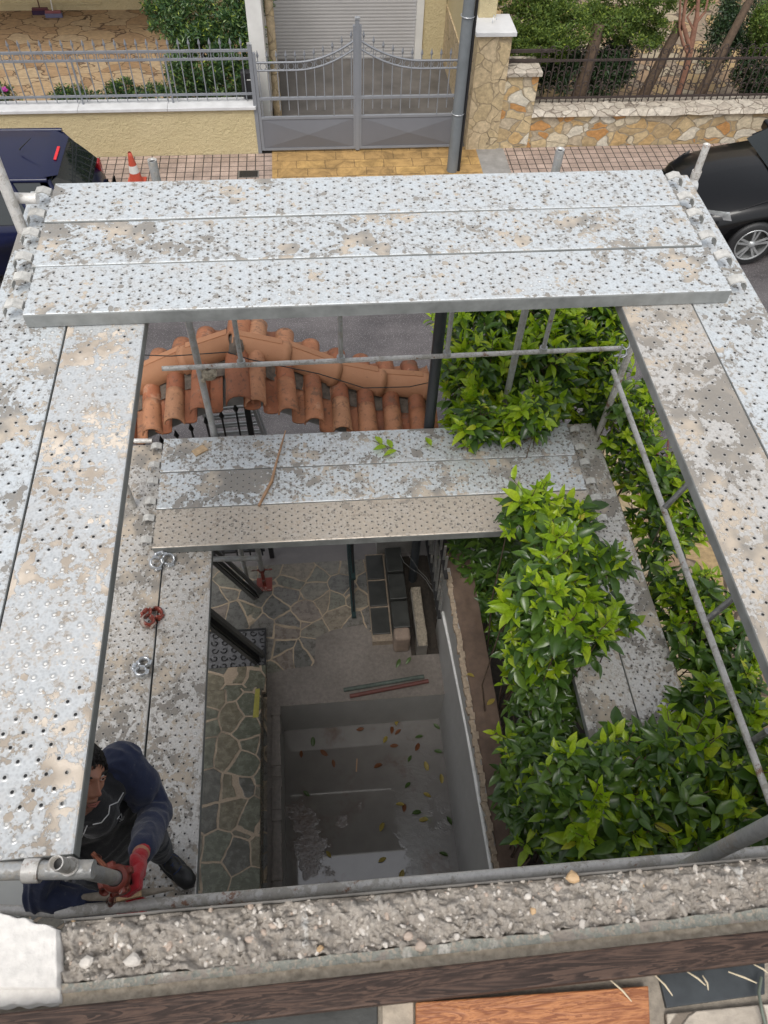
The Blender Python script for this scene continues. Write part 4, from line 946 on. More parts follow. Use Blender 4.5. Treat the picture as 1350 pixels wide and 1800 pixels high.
def leaves_mesh(name, mat, items, tmpl, parent):
    """items: list of (pos, dir, normal, size)"""
    tv, tf = tmpl; tv = np.asarray(tv, float); n = len(items)
    if not n: return
    P = np.array([i[0] for i in items], float); D = np.array([i[1] for i in items], float); N = np.array([i[2] for i in items], float); S = np.array([i[3] for i in items], float)
    D /= np.linalg.norm(D, axis=1)[:, None]; B = np.cross(N, D); B /= (np.linalg.norm(B, axis=1)[:, None] + 1e-9); N = np.cross(D, B)
    V = P[:, None] + S[:, None, None] * (tv[None, :, 0:1] * D[:, None] + tv[None, :, 1:2] * B[:, None] + tv[None, :, 2:3] * N[:, None])
    V = V.reshape(-1, 3); me = bpy.data.meshes.new(name); k = len(tv)
    tf = [tuple(f) for f in tf]; fl = len(tf[0])
    F = (np.array(tf)[None] + (np.arange(n) * k)[:, None, None]).reshape(-1, fl)
    me.vertices.add(len(V)); me.vertices.foreach_set('co', V.ravel()); me.loops.add(F.size); me.loops.foreach_set('vertex_index', F.ravel().astype('i'))
    me.polygons.add(len(F)); me.polygons.foreach_set('loop_start', (np.arange(len(F)) * fl).astype('i')); me.polygons.foreach_set('loop_total', np.full(len(F), fl, 'i'))
    me.polygons.foreach_set('use_smooth', np.ones(len(F), bool)); me.update(calc_edges=True); me.materials.append(mat)
    o = bpy.data.objects.new(name, me); C.objects.link(o); o.parent = parent; return o
rng = np.random.default_rng(7)
def unit(v): v = np.asarray(v, float); return v / (np.linalg.norm(v) + 1e-9)
def rosette(pos, axis, size, n, items, tilt=(30, 75)):
    axis = unit(axis); a = unit(np.cross(axis, (.3, .9, .1))); b_ = np.cross(axis, a)
    for k in range(n):
        th = k * 2.4 + rng.uniform(-.6, .6); tl = math.radians(tilt[0] + (tilt[1] - tilt[0]) * (1 - k / n) + rng.uniform(-18, 18))
        rad = a * math.cos(th) + b_ * math.sin(th); d = axis * math.cos(tl) + rad * math.sin(tl); nrm = axis * math.sin(tl) - rad * math.cos(tl)
        items.append((pos - axis * (size * .5 * (1 - k / n)), d, unit(nrm + rng.normal(size=3) * .22), size * rng.uniform(.55, 1.15)))
def shoot(p, ax, s_, items, bb, stems):
    ax = unit(ax); a = unit(np.cross(ax, (.3, .9, .1))); b_ = np.cross(ax, a); L = s_ * rng.uniform(1.1, 2.2); n = int(rng.integers(3, 6)); th0 = rng.uniform(0, 3.1)
    bend = rng.normal(size=3) * .12
    for k in range(n):
        f = k / (n - 1); q = p - ax * L * (1 - f) + bend * f * f * L
        for sg in (0, math.pi):
            th = th0 + k * math.pi / 2 + sg + rng.uniform(-.25, .25); tl = math.radians(72 - 46 * f + rng.uniform(-12, 12))
            rad = a * math.cos(th) + b_ * math.sin(th); d = ax * math.cos(tl) + rad * math.sin(tl); nrm = ax * math.sin(tl) - rad * math.cos(tl)
            items.append((q, d, unit(nrm + rng.normal(size=3) * .15), s_ * (1.1 - .45 * f) * rng.uniform(.8, 1.15)))
    stems.path([Vector(p - ax * L * 1.5 - bb), Vector(p - ax * L * .5 - bb), Vector(p + bend * L - bb)], [.004, .003, .002], 4, False)
def hedge(label, base, blobs, nper, size, parts=('young_leaves', 'old_leaves'), newf=.5, mats=None, name='hedge_bush', cat='hedge', group='bushes of the hedge', avoid=None, updir=(0, 0, 1), zmin=.6):
    t = thing(name, label, cat, base, group); bb = np.array(base, float); new, old = [], []; stems = MB()
    for (c, r, dn) in blobs:
        c = np.array(c, float); r = np.array(r, float); cnt = int(nper * dn * (r[0] * r[1] + r[1] * r[2] + r[0] * r[2]) / .25)
        for i in range(cnt):
            v = unit(rng.normal(size=3)); 
            if v[2] < -.35 and rng.random() < .7: v[2] = -v[2]
            f = rng.uniform(.45, 1.0) ** .6 * (1 + .13 * noise.noise(Vector(v * 2.3 + c)))
            p = c + v * r * f
            if p[2] < zmin or (avoid and avoid(p)): continue
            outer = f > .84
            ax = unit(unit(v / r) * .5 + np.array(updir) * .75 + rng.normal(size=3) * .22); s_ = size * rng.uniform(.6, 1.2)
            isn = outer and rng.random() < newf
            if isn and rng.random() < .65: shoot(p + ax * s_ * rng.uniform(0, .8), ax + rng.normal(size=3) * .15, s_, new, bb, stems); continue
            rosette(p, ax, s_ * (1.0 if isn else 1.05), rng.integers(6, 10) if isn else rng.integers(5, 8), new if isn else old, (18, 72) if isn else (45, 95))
            if isn or rng.random() < .25:
                q = p - ax * s_ * 1.8; stems.path([Vector(q - bb), Vector(p - bb)], .003, 4, False)
        # core branches
        for i in range(int(3 * dn)):
            v = unit(rng.normal(size=3)); v[2] = abs(v[2]); q = c + v * r * .8; g0 = np.array([c[0] + rng.uniform(-.1, .1), c[1] + rng.uniform(-.15, .15), .4])
            m_ = (g0 + q) / 2 + rng.normal(size=3) * .05; stems.path([Vector(g0 - bb), Vector(m_ - bb), Vector(q - bb)], [.008, .006, .003], 5)
    sh = lambda L: [(i[0] - bb, i[1], i[2], i[3]) for i in L]
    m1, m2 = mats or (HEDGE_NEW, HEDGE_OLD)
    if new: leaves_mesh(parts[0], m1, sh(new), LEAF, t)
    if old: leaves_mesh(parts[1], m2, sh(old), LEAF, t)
    stems.build('branches', MAT['bark'], t); return t
def PW(px, py, z): return tuple(at(px, py, z))
# keep the decks, rails clear
def av(p):
    if 1.44 < p[0] < 2.12 and .6 < p[1] < 4.0 and 2.1 < p[2] < 2.27: return True
    return False
def av_top(p):      # outer strip beside the deck: nothing over the deck or under upper deck side
    return av(p) or (1.42 < p[0] < 2.13 and p[2] > 2.2 and 1.2 < p[1] < 3.0 and p[0] > 1.5)
hedge('bright green hedge top beyond the lower cross deck, behind the guard rail', (1.7, 4.45, .4),
      [(PW(850, 600, 2.5), (.36, .42, .55), 1), (PW(960, 580, 2.55), (.38, .45, .55), 1), (PW(1050, 580, 2.5), (.32, .42, .5), .9), (PW(840, 690, 2.4), (.28, .34, .5), 1), (PW(940, 680, 2.45), (.36, .34, .5), 1), (PW(1040, 680, 2.35), (.26, .3, .45), .9), (PW(840, 745, 2.5), (.18, .16, .25), 1.2), (PW(925, 745, 2.55), (.19, .14, .25), 1.2),
       (PW(900, 560, 1.9), (.8, .5, .8), .35)], 95, .115, newf=.85)
hedge('leafy hedge branches growing up over the right end of the lower cross deck', (1.25, 2.2, .4),
      [(PW(925, 905, 2.75), (.15, .13, .25), 1.2), (PW(1010, 920, 2.75), (.13, .13, .22), 1.0), (PW(985, 985, 2.75), (.26, .2, .3), 1.1), (PW(950, 1060, 2.7), (.22, .2, .3), 1), (PW(1050, 1010, 2.7), (.2, .14, .25), .9), (PW(1000, 1110, 2.6), (.26, .18, .3), 1.1), (PW(930, 1130, 2.3), (.18, .2, .4), .9), (PW(950, 1200, 2.0), (.2, .2, .5), .8), (PW(1085, 1090, 2.6), (.10, .08, .12), 1)], 85, .115, newf=.6, avoid=av)
hedge('dark glossy hedge foliage between the boundary wall and the lower right deck', (1.3, 1.7, .4),
      [(PW(960, 1260, 1.6), (.24, .35, .6), .9), (PW(940, 1380, 1.8), (.24, .35, .5), .9), (PW(960, 1450, 2.1), (.2, .2, .4), .8), (PW(880, 1010, 1.2), (.2, .5, .5), .8), (PW(870, 1080, .9), (.16, .3, .4), .8), (PW(840, 985, 1.1), (.25, .3, .4), .6)], 95, .105, newf=.12, avoid=av)
hedge('front hedge mass at the lower right under the thick slanting standard', (1.6, 1.0, .4),
      [(PW(1010, 1390, 2.75), (.20, .2, .35), 1), (PW(1090, 1370, 2.75), (.24, .2, .35), 1), (PW(1190, 1350, 2.75), (.26, .24, .35), 1), (PW(1290, 1370, 2.75), (.24, .24, .35), 1), (PW(1050, 1470, 2.7), (.28, .2, .4), 1), (PW(1170, 1450, 2.75), (.3, .22, .4), 1), (PW(1290, 1450, 2.7), (.3, .22, .4), 1), (PW(1100, 1300, 2.7), (.14, .09, .15), .9), (PW(1210, 1240, 2.7), (.13, .11, .25), .9), (PW(1290, 1270, 2.6), (.13, .14, .25), .9), (PW(1180, 1520, 2.4), (.6, .25, .5), .6)], 85, .115, newf=.6, avoid=lambda p: av(p) or p[2] > 3.04)
hedge('strip of hedge outside the lower right deck, nearest the standard and guard rail end', (2.3, 3.4, .4),
      [(PW(1075, 760, 2.3), (.13, .22, .4), 1), (PW(1110, 800, 2.2), (.16, .25, .4), 1), (PW(1150, 870, 2.2), (.2, .28, .4), 1), (PW(1190, 900, 2.1), (.2, .3, .4), .9), (PW(1160, 960, 2.1), (.18, .14, .3), .8), (PW(1120, 740, 2.0), (.2, .3, .5), .6)], 64, .105, newf=.7, avoid=lambda p: p[0] < 2.11)
hedge('strip of hedge outside the lower right deck, below the middle short strut', (2.35, 2.0, .4),
      [(PW(1175, 1050, 2.1), (.15, .22, .35), .9), (PW(1230, 1090, 2.15), (.2, .28, .4), 1), (PW(1270, 1150, 2.15), (.17, .26, .35), .9), (PW(1200, 1150, 2.1), (.18, .22, .4), .8), (PW(1280, 1230, 2.2), (.18, .25, .35), .9)], 60, .105, newf=.65, avoid=lambda p: p[0] < 2.11)
# loose twigs and leaves on the lower far plank
def sprig(label, px, py, z, ang, n, sz, name='leafy_sprig'):
    p = at(px, py, z); t = thing(name, label, 'sprig' if n > 1 else 'leaf', tuple(p)); it = []
    d = np.array([math.cos(ang), math.sin(ang), 0])
    if n > 1: MB().path([(0, 0, .01), tuple(d * sz * 1.2 + (0, 0, .02)), tuple(d * sz * 2.2 + (0, .01, .01))], .003, 5).build('stem', MAT['bark'], t)
    for k in range(n):
        a2 = ang + (-1) ** k * (.9 - .2 * k * .5); it.append((d * sz * (.35 + 1.5 * k / max(n, 1)) * (n > 1) + (0, 0, .015), (math.cos(a2), math.sin(a2), .15), (0, 0, 1), sz))
    leaves_mesh('leaves', HEDGE_NEW, it, LEAF, t); return t
sprig('green leafy sprig lying on the far plank of the lower cross deck', 705, 797, 2.31, 2.6, 4, .105)
sprig('single green leaf lying on the far plank near the hedge', 758, 786, 2.305, 1.0, 1, .10, 'fallen_leaf')
p = at(457, 888, 2.305); t = tag(MB().path([tuple(at(455, 889, 2.31)), tuple(at(478, 845, 2.315)), tuple(at(484, 820, 2.335)), tuple(at(494, 785, 2.325)), tuple(at(502, 757, 2.35))], [.010, .012, .009, .008, .004], 7).build('stick', plain('bare_wood', (.36, .22, .13), .8, 0, .3, 40, .8)), 'crooked bare brown stick lying across the lower cross deck', 'stick')
tag(MB().box(at(351, 792, 2.31), (.10, .06, .012), Matrix.Rotation(.6, 3, 'Z')).build('wood_chip', plain('tan_chip', (.46, .33, .2), .8, 0, .3, 40, .8)), 'small tan splinter lying on the far plank of the lower deck', 'splinter')
# leaves in the pit
random.seed(21); LM = {'yellow': leafmat('yellow_fallen_leaf', [(0, (.26, .19, .04)), (1, (.34, .27, .06))], .5, .1), 'green': leafmat('green_fallen_leaf', [(0, (.03, .07, .015)), (1, (.08, .13, .03))], .4, .1), 'brown': leafmat('brown_fallen_leaf', [(0, (.10, .03, .012)), (1, (.2, .07, .02))], .6, .1)}
spots = [(674, 1306, 'yellow'), (688, 1290, 'brown'), (700, 1310, 'brown'), (705, 1282, 'brown'), (697, 1275, 'yellow'), (762, 1272, 'green'), (744, 1294, 'green'), (730, 1320, 'brown'), (778, 1322, 'green'), (718, 1340, 'green'), (747, 1338, 'yellow'), (775, 1360, 'yellow'), (712, 1385, 'green'), (744, 1394, 'yellow'), (711, 1415, 'yellow'), (724, 1430, 'green'), (753, 1440, 'yellow'), (710, 1428, 'brown'), (668, 1462, 'yellow'), (582, 1507, 'yellow'), (665, 1515, 'yellow'), (709, 1528, 'yellow'), (788, 1505, 'green'), (533, 1390, 'green'), (563, 1318, 'brown'), (585, 1335, 'brown'), (530, 1332, 'brown'), (657, 1350, 'brown'), (550, 1295, 'green'), (640, 1280, 'brown'), (785, 1435, 'green')]
spots += [(718, 1112, 'yellow', .02), (717, 1140, 'brown', .02), (703, 1158, 'green', .03), (722, 1155, 'green', .03), (834, 1190, 'yellow', 1.15), (856, 1239, 'yellow', 1.15)]
for s_ in spots:
    z = s_[3] if len(s_) > 3 else -.585
    p = at(s_[0], s_[1], z); a_ = random.uniform(0, 6.28); t_ = leaves_mesh('fallen_leaf', LM[s_[2]], [(np.zeros(3), (math.cos(a_), math.sin(a_), .03), (random.uniform(-.3, .3), random.uniform(-.3, .3), 1), random.uniform(.075, .105))], LEAF, None)
    t_.location = p; col = {'yellow': 'yellowish', 'green': 'dark green', 'brown': 'brown'}[s_[2]]
    tag(t_, (f'{col} fallen leaf on the wet pit floor' if len(s_) < 4 else f'{col} fallen leaf on the wall top or bed beside the pit'), 'leaf', (f'{col} leaves in the pit' if len(s_) < 4 else f'{col} leaves beside the pit'))
tag(MB().box(at(627, 1345, -.585), (.012, .12, .008), Matrix.Rotation(-.12, 3, 'Z')).build('wood_splinter', plain('pale_wood', (.42, .27, .17), .7, 0, .2, 40)), 'thin pale wood splinter lying in the middle of the pit floor', 'splinter')

# ================================================================== GARDEN TREES BEYOND
def tree(label, base, blobs, nl, size, mat, name='tree', cat='tree', trunk=None, tmpl=None, group=None, part='crown', tips=None, bark='bark'):
    t = thing(name, label, cat, base, group); bb = np.array(base, float); it = []; tp = []
    for (c, r, dn) in blobs:
        c = np.array(c, float) - bb; r = np.array(r, float); cnt = int(nl * dn * 1.7)
        ncl = 44; cl = []
        for i in range(ncl):
            v = unit(rng.normal(size=3)); cl.append((c + v * r * rng.uniform(.45, 1.0), rng.uniform(.16, .34)))
        for i in range(cnt):
            v = unit(rng.normal(size=3)); cc, rr = cl[i % ncl]; f = rng.uniform(.1, 1) ** .5
            p = cc + v * r * rr * f * (1 + .3 * noise.noise(Vector(v * 4 + cc)))
            if p[2] + bb[2] < .05: continue
            n_ = unit(v + rng.normal(size=3) * .6); d = unit(np.cross(n_, rng.normal(size=3)) + v * .6)
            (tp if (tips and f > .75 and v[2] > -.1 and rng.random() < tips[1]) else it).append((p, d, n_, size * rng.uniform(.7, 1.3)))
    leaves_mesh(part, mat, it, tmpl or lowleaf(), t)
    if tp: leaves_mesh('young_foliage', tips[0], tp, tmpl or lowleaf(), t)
    for (pts, rs) in (trunk or []): MB().path([Vector(q) for q in pts], rs, 9).build('trunk', MAT[bark], t)
    return t
def TW(px, py, Y): return tuple(aty(px, py, Y))
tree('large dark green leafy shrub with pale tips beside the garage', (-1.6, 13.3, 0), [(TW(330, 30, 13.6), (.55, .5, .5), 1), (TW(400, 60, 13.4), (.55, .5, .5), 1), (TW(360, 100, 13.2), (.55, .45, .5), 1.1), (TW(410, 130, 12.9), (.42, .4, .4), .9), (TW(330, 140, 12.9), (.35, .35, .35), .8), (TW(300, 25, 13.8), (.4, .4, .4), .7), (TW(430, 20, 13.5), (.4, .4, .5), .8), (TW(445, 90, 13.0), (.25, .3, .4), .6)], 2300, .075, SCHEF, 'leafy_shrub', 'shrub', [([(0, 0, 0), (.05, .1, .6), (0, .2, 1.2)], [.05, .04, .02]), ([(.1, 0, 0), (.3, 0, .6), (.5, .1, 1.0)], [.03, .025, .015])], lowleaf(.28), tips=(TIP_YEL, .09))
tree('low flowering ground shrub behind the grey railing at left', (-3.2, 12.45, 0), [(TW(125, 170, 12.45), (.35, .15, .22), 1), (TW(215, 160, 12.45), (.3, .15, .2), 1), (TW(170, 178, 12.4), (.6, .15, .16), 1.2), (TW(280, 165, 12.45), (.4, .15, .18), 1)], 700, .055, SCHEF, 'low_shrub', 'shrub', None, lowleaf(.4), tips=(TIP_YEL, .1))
t = tree('small plant with one magenta flower behind the grey railing', (-4.3, 12.45, 0), [(TW(5, 170, 12.45), (.25, .15, .2), 1)], 500, .055, SCHEF, 'flowering_plant', 'plant', None, lowleaf(.4))
p = Vector(TW(8, 158, 12.35)) - Vector((-4.3, 12.45, 0)); leaves_mesh('flower', leafmat('magenta_petals', [(0, (.5, .04, .35)), (1, (.6, .08, .42))]), [(np.array(p), (math.cos(k), .3, math.sin(k)), (0, -1, .4), .055) for k in np.arange(0, 6.2, 1.2)], lowleaf(.8), t)
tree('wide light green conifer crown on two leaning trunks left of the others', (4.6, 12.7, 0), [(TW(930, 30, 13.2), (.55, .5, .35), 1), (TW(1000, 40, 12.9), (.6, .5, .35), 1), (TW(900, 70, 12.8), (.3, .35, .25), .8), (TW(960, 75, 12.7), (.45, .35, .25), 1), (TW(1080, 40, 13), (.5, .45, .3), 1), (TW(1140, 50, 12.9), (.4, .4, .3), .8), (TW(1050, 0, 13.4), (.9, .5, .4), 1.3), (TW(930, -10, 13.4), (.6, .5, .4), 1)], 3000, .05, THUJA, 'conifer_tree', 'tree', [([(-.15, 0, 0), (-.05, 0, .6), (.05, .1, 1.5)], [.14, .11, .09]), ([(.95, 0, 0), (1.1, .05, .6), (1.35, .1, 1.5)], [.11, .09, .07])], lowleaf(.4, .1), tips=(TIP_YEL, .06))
tree('dark broadleaf shrub under the conifer behind the iron fence', (4.4, 13.0, 0), [(TW(985, 120, 12.9), (.45, .3, .35), 1), (TW(1060, 130, 12.9), (.5, .3, .35), 1), (TW(930, 120, 13), (.3, .3, .3), .7), (TW(1090, 95, 13.1), (.3, .3, .3), .6)], 1500, .10, DARK_LEAF, 'dark_shrub', 'shrub', None, lowleaf(.26))
tree('dark conifer foliage behind the iron fence at the right', (7.2, 13.4, 0), [(TW(1270, 60, 13.3), (.35, .35, .5), 1), (TW(1320, 110, 13), (.35, .35, .5), 1), (TW(1300, 20, 13.6), (.45, .4, .5), 1), (TW(1340, 150, 12.9), (.3, .3, .3), .8)], 1700, .07, DARK_LEAF, 'dark_shrub', 'shrub', [([(-.7, -.7, 0), (-.45, -.6, .8), (-.2, -.5, 1.8)], [.09, .075, .06])], lowleaf(.3))
tree('bright green conifer tip at the top right corner', (8.0, 12.9, 0), [(TW(1345, 35, 12.9), (.22, .3, .3), 1), (TW(1345, 80, 12.8), (.2, .3, .22), 1)], 1400, .05, THUJA, 'conifer_tree', 'tree', None, lowleaf(.4, .1))
def branch(a, b_, c, r0, r1): return ([a, b_, c], [r0, (r0 + r1) / 2, r1])
q0 = Vector(TW(1195, 165, 12.6)); L_ = lambda px, py, Y=12.7: Vector(TW(px, py, Y)) - q0
t = tree('bare reddish branching tree trunk behind the iron fence', tuple(q0), [(TW(1170, -5, 12.9), (.35, .3, .25), 1), (TW(1230, -10, 13), (.3, .3, .2), .8)], 700, .06, THUJA, 'bare_tree', 'tree', [([Vector((0, 0, -.55)), L_(1206, 120), L_(1215, 80), L_(1225, 30), L_(1230, -30)], [.06, .055, .05, .035, .02]), ([L_(1213, 85), L_(1200, 40), L_(1205, 5), L_(1215, -30)], [.04, .03, .025, .02]), ([L_(1210, 95), L_(1200, 75), L_(1194, 50), L_(1196, 0)], [.03, .025, .02, .015]), ([L_(1224, 40), L_(1240, 20), L_(1248, -20)], [.025, .02, .015]), ([L_(1220, 55), L_(1208, 30), L_(1222, 10)], [.02, .015, .01])], lowleaf(.4, .1), bark='bark_red')

# red iron gate and pavement at the neighbour's entrance
def fpt(px, py, z): return at(px, py, z)
t = thing('red_iron_gate', 'dark red iron bar gate seen between the hedge and the right upper deck', 'gate', tuple(at(1150, 770, .6))); b = t.location
for (pa, pb) in (((1130, 690), (1215, 700)), ((1128, 735), (1215, 738)), ((1160, 808), (1225, 812)), ((1165, 822), (1230, 828))): MB().bar(at(*pa, 1.0) - b, at(*pb, 1.0) - b, .03, .03).build('rail', MAT['red_iron'], t)
for k in range(7): MB().bar(at(1146 + 16 * k - 12, 700 + 0 * k, 1.0) - b, at(1128 + 17 * k - 8, 812, 1.0) - b + Vn(0, 0, -.0), .016, .016).build('bar', MAT['red_iron'], t)
t = thing('gate_post', 'grey square gate post leaning beside the red iron gate', 'post', tuple(at(1110, 770, .5))); b = t.location
MB().bar(at(1118, 755, .3) - b, at(1138, 700, 1.1) - b, .10, .10).build('post', MAT['alu_dull'], t)

# ================================================================== CARS
def patch(mb, c00, c10, c11, c01, bulge, nu=10, nv=8, bz=None):
    c00, c10, c11, c01 = map(Vector, (c00, c10, c11, c01)); n_ = (c10 - c00).cross(c01 - c00).normalized()
    if bz is not None: n_ = Vector(bz)
    def f(u, v): return (c00 * (1 - u) * (1 - v) + c10 * u * (1 - v) + c11 * u * v + c01 * (1 - u) * v) + n_ * bulge * 4 * (u * (1 - u) * .5 + v * (1 - v) * .5)
    return mb.grid(f, nu, nv)
def paintmat(name, c, flake=.1):
    m = NT(name); n = m.noise(m.obj(), 3, 4); m.out(m.mix(n, tuple(v * .8 for v in c), c), .3, 0, .25); m.b.inputs['Coat Weight'].default_value = .35; m.b.inputs['Coat Roughness'].default_value = .04
    sp = m.noise(m.obj(), 260, 2); m.bump(m.step(sp, .68, .72), .25, .002); return m.m
def glassmat():
    m = NT('car_glass'); m.out((.012, .016, .016), .03, 0); m.b.inputs['IOR'].default_value = 1.6; sp = m.noise(m.obj(), 200, 2); m.bump(m.step(sp, .66, .7), .2, .002); return m.m
GLASS = glassmat(); NAVY = paintmat('navy_car_paint', (.004, .007, .040)); BLACKP = paintmat('black_car_paint', (.002, .0022, .003))
def loft(mb, st, ny=14):
    """st: list of (x, [(y,z)...half profile from sill to centre])"""
    n = None; vs = []
    for x, pr in st:
        full = [(x, y, z) for y, z in pr] + [(x, -y, z) for y, z in pr[::-1]]; n = len(full); vs += full
    fs = []
    for i in range(len(st) - 1):
        for j in range(n): fs.append((i * n + j, i * n + (j + 1) % n, (i + 1) * n + (j + 1) % n, (i + 1) * n + j))
    fs += [tuple(range(n))[::-1], tuple((len(st) - 1) * n + j for j in range(n))]
    return mb.add(vs, fs, True)
def prof(w, zs, zb, zc, sl=.22): return [(w * .6, zs), (w * .93, zs), (w * .985, zs + .12), (w, zs + .3), (w * .985, zb - .14), (w * .93, zb - .03), (w * .86, zb + .01), (w * .5, (zb + 3 * zc) / 4), (w * .2, zc), (.01, zc + .005)]
def cut(o, cyls):
    for c, r in cyls:
        k = MB().tube((c[0], c[1] - .28, c[2]), (c[0], c[1] + .28, c[2]), r, 28).build('tmp', MAT['black']); k.location = (0, 0, 0)
        k.parent = o.parent; md = o.modifiers.new('cut', 'BOOLEAN'); md.operation = 'DIFFERENCE'; md.object = k; md.solver = 'EXACT'
        bpy.context.view_layer.update(); dg = bpy.context.evaluated_depsgraph_get(); me = bpy.data.meshes.new_from_object(o.evaluated_get(dg)); o.modifiers.clear(); o.data = me; bpy.data.objects.remove(k)
def wheel(parent, c, sy, r=.325):
    T = MB(); rot = Matrix.Rotation(R(90), 3, 'X')
    T.lathe([(r * .66, -.1), (r * .9, -.105), (r * .985, -.085), (r, -.05), (r, .05), (r * .985, .085), (r * .9, .105), (r * .66, .1)], c, 40, rot); ty = T.build('wheel', MAT['black_rubber'], parent); parent = ty
    wn = MB(); y_ = c[1] + sy * .09
    wn.lathe([(r * .68, -.1), (r * .69, 0), (r * .66, .1)], c, 40, rot)
    for k in range(5):
        for d in (-.16, .16):
            a_ = R(72 * k + 18) ; a0, a1 = a_ + d * 1.6, a_ + d
            wn.bar((c[0] + .04 * math.cos(a0), y_ - sy * .01, c[2] + .04 * math.sin(a0)), (c[0] + r * .66 * math.cos(a1), y_, c[2] + r * .66 * math.sin(a1)), .028, .02, (0, sy, 0))
    wn.lathe([(.001, .02), (.04, .02), (.055, -.01)], (c[0], y_, c[2]), 16, rot if sy < 0 else Matrix.Rotation(R(-90), 3, 'X'))
    h = wn.build('rim', MAT['alu'], parent); MB().lathe([(.001, -.02), (r * .67, -.02)], c, 24, rot).build('brake_disc', MAT['alu_dull'], parent)
    ringm = MB().lathe([(r * .66, .0), (r * .70, .012), (r * .72, 0)], (c[0], c[1] + sy * .1, c[2]), 40, rot if sy < 0 else Matrix.Rotation(R(-90), 3, 'X')); ringm.build('rim_lip', MAT['alu'], parent)
# left blue hatchback: rear points +x.  local x = forward (-X world) ; build directly in world-oriented local coords
t = thing('parked_car', 'dark blue hatchback parked at left, its rear window facing the traffic cone', 'car', (-2.72, 9.55, -.008)); X = lambda x: -x
W = .84
st = []
for x, w_, zs, zb, zc in ((.0, .60, .42, .62, .64), (.04, .72, .33, .74, .75), (.14, .79, .27, .86, .88), (.35, .825, .22, .96, .98), (.8, W, .2, .98, 1.0), (2.2, W, .2, .96, .98), (2.9, W, .2, .95, .97), (3.5, .82, .22, .90, .93), (3.9, .76, .27, .78, .82), (4.05, .62, .4, .62, .66)):
    st.append((-x, prof(w_, zs, zb, zc)))
o = loft(MB(), st).build('body', NAVY, t); cut(o, [((-.72, -W, .32), .36), ((-3.25, -W, .32), .36), ((-.72, W, .32), .36), ((-3.25, W, .32), .36)])
# greenhouse
zr_, xb, xf = 1.45, -.50, -2.35; yr = .58
mb = MB(); patch(mb, (xf, -yr, zr_ - .03), (xb, -yr + .02, zr_ - .05), (xb, yr - .02, zr_ - .05), (xf, yr, zr_ - .03), .018, 14, 12, (0, 0, 1))
mb.build('roof', NAVY, t)
mb = MB(); patch(mb, (xb - .02, -yr + .0, zr_ - .045), (xb + .20, -yr + .13, zr_ - .075), (xb + .20, yr - .13, zr_ - .075), (xb - .02, yr, zr_ - .045), .012, 6, 12, (0, 0, 1)); patch(mb, (xb + .20, -yr + .13, zr_ - .075), (xb + .12, -yr + .1, zr_ - .13), (xb + .12, yr - .1, zr_ - .13), (xb + .20, yr - .13, zr_ - .075), .0, 4, 10)
mb.build('spoiler', NAVY, t)
bevel(MB().box((xb + .13, .0, zr_ - .045), (.035, .30, .018), Matrix.Rotation(.14, 3, 'Y')).build('brake_light', plain('brake_light_red', (.65, .02, .03), .25, 0, .1, 8), t), .006)
mb = MB(); patch(mb, (xb + .10, -yr + .04, zr_ - .09), (-.10, -.72, .93), (-.10, .72, .93), (xb + .10, yr - .04, zr_ - .09), .03, 8, 12); mb.build('rear_window', GLASS, t)
mb = MB(); patch(mb, (-.15, -.66, .955), (-.13, -.12, .955), (-.34, -.16, 1.2), (-.36, -.42, 1.2), .01); 
mb.build('window_reflection', plain('pale_green_reflection', (.30, .42, .40), .5, 0, .5, 12), t)  # pale patch painted as a reflection in the rear window
for sy in (-1, 1):
    mb = MB(); patch(mb, (-.32, sy * .80, .95), (-2.95, sy * .80, .95), (xf, sy * yr, zr_ - .06), (xb + .0, sy * (yr), zr_ - .07), .012, 12, 8, (0, sy, .3)); mb.build('side_window', GLASS, t)
    mb = MB(); 
    for pts in ([(xb + .1, sy * (yr - .04), zr_ - .085), (-.22, sy * .76, .94)], [(-.62, sy * .79, .96), (xb - .35, sy * yr, zr_ - .055)], [(-1.65, sy * .805, .96), (-1.62, sy * (yr + .005), zr_ - .04)], [(-2.95, sy * .80, .95), (xf, sy * yr, zr_ - .04)], [(xb + .1, sy * yr, zr_ - .06), (xf, sy * yr, zr_ - .04)]): mb.path(pts, .03, 8)
    mb.build('pillar', NAVY, t)
    wheel(t, (-.72, sy * .74, .32), sy, .32); wheel(t, (-3.25, sy * .74, .32), sy, .32)
    bevel(MB().box((-.12, sy * .70, .78), (.10, .14, .28)).build('tail_lamp', plain('tail_lamp_red', (.3, .01, .015), .2), t), .03, 3)
mb = MB(); patch(mb, (xf, -yr, zr_ - .04), (-3.1, -.74, .96), (-3.1, .74, .96), (xf, yr, zr_ - .04), .03); mb.build('windscreen', GLASS, t)
mb = MB(); mb.path([(xb - .30, 0, zr_ + .01), (xb - .28, 0, zr_ + .03), (xb - .12, 0, zr_ + .15)], [.014, .008, .003], 6); mb.build('antenna', MAT['black'], t)
mb = MB(); loft(mb, [(.05, prof(.72, .36, .56, .57)), (.075, prof(.70, .40, .54, .55))]); mb.build('bumper_insert', MAT['black_rubber'], t)
mb = MB().path([(-.14, .30, .96), (-.26, .28, 1.12), (-.32, .12, 1.17)], .008, 5); mb.build('wiper', MAT['black'], t)
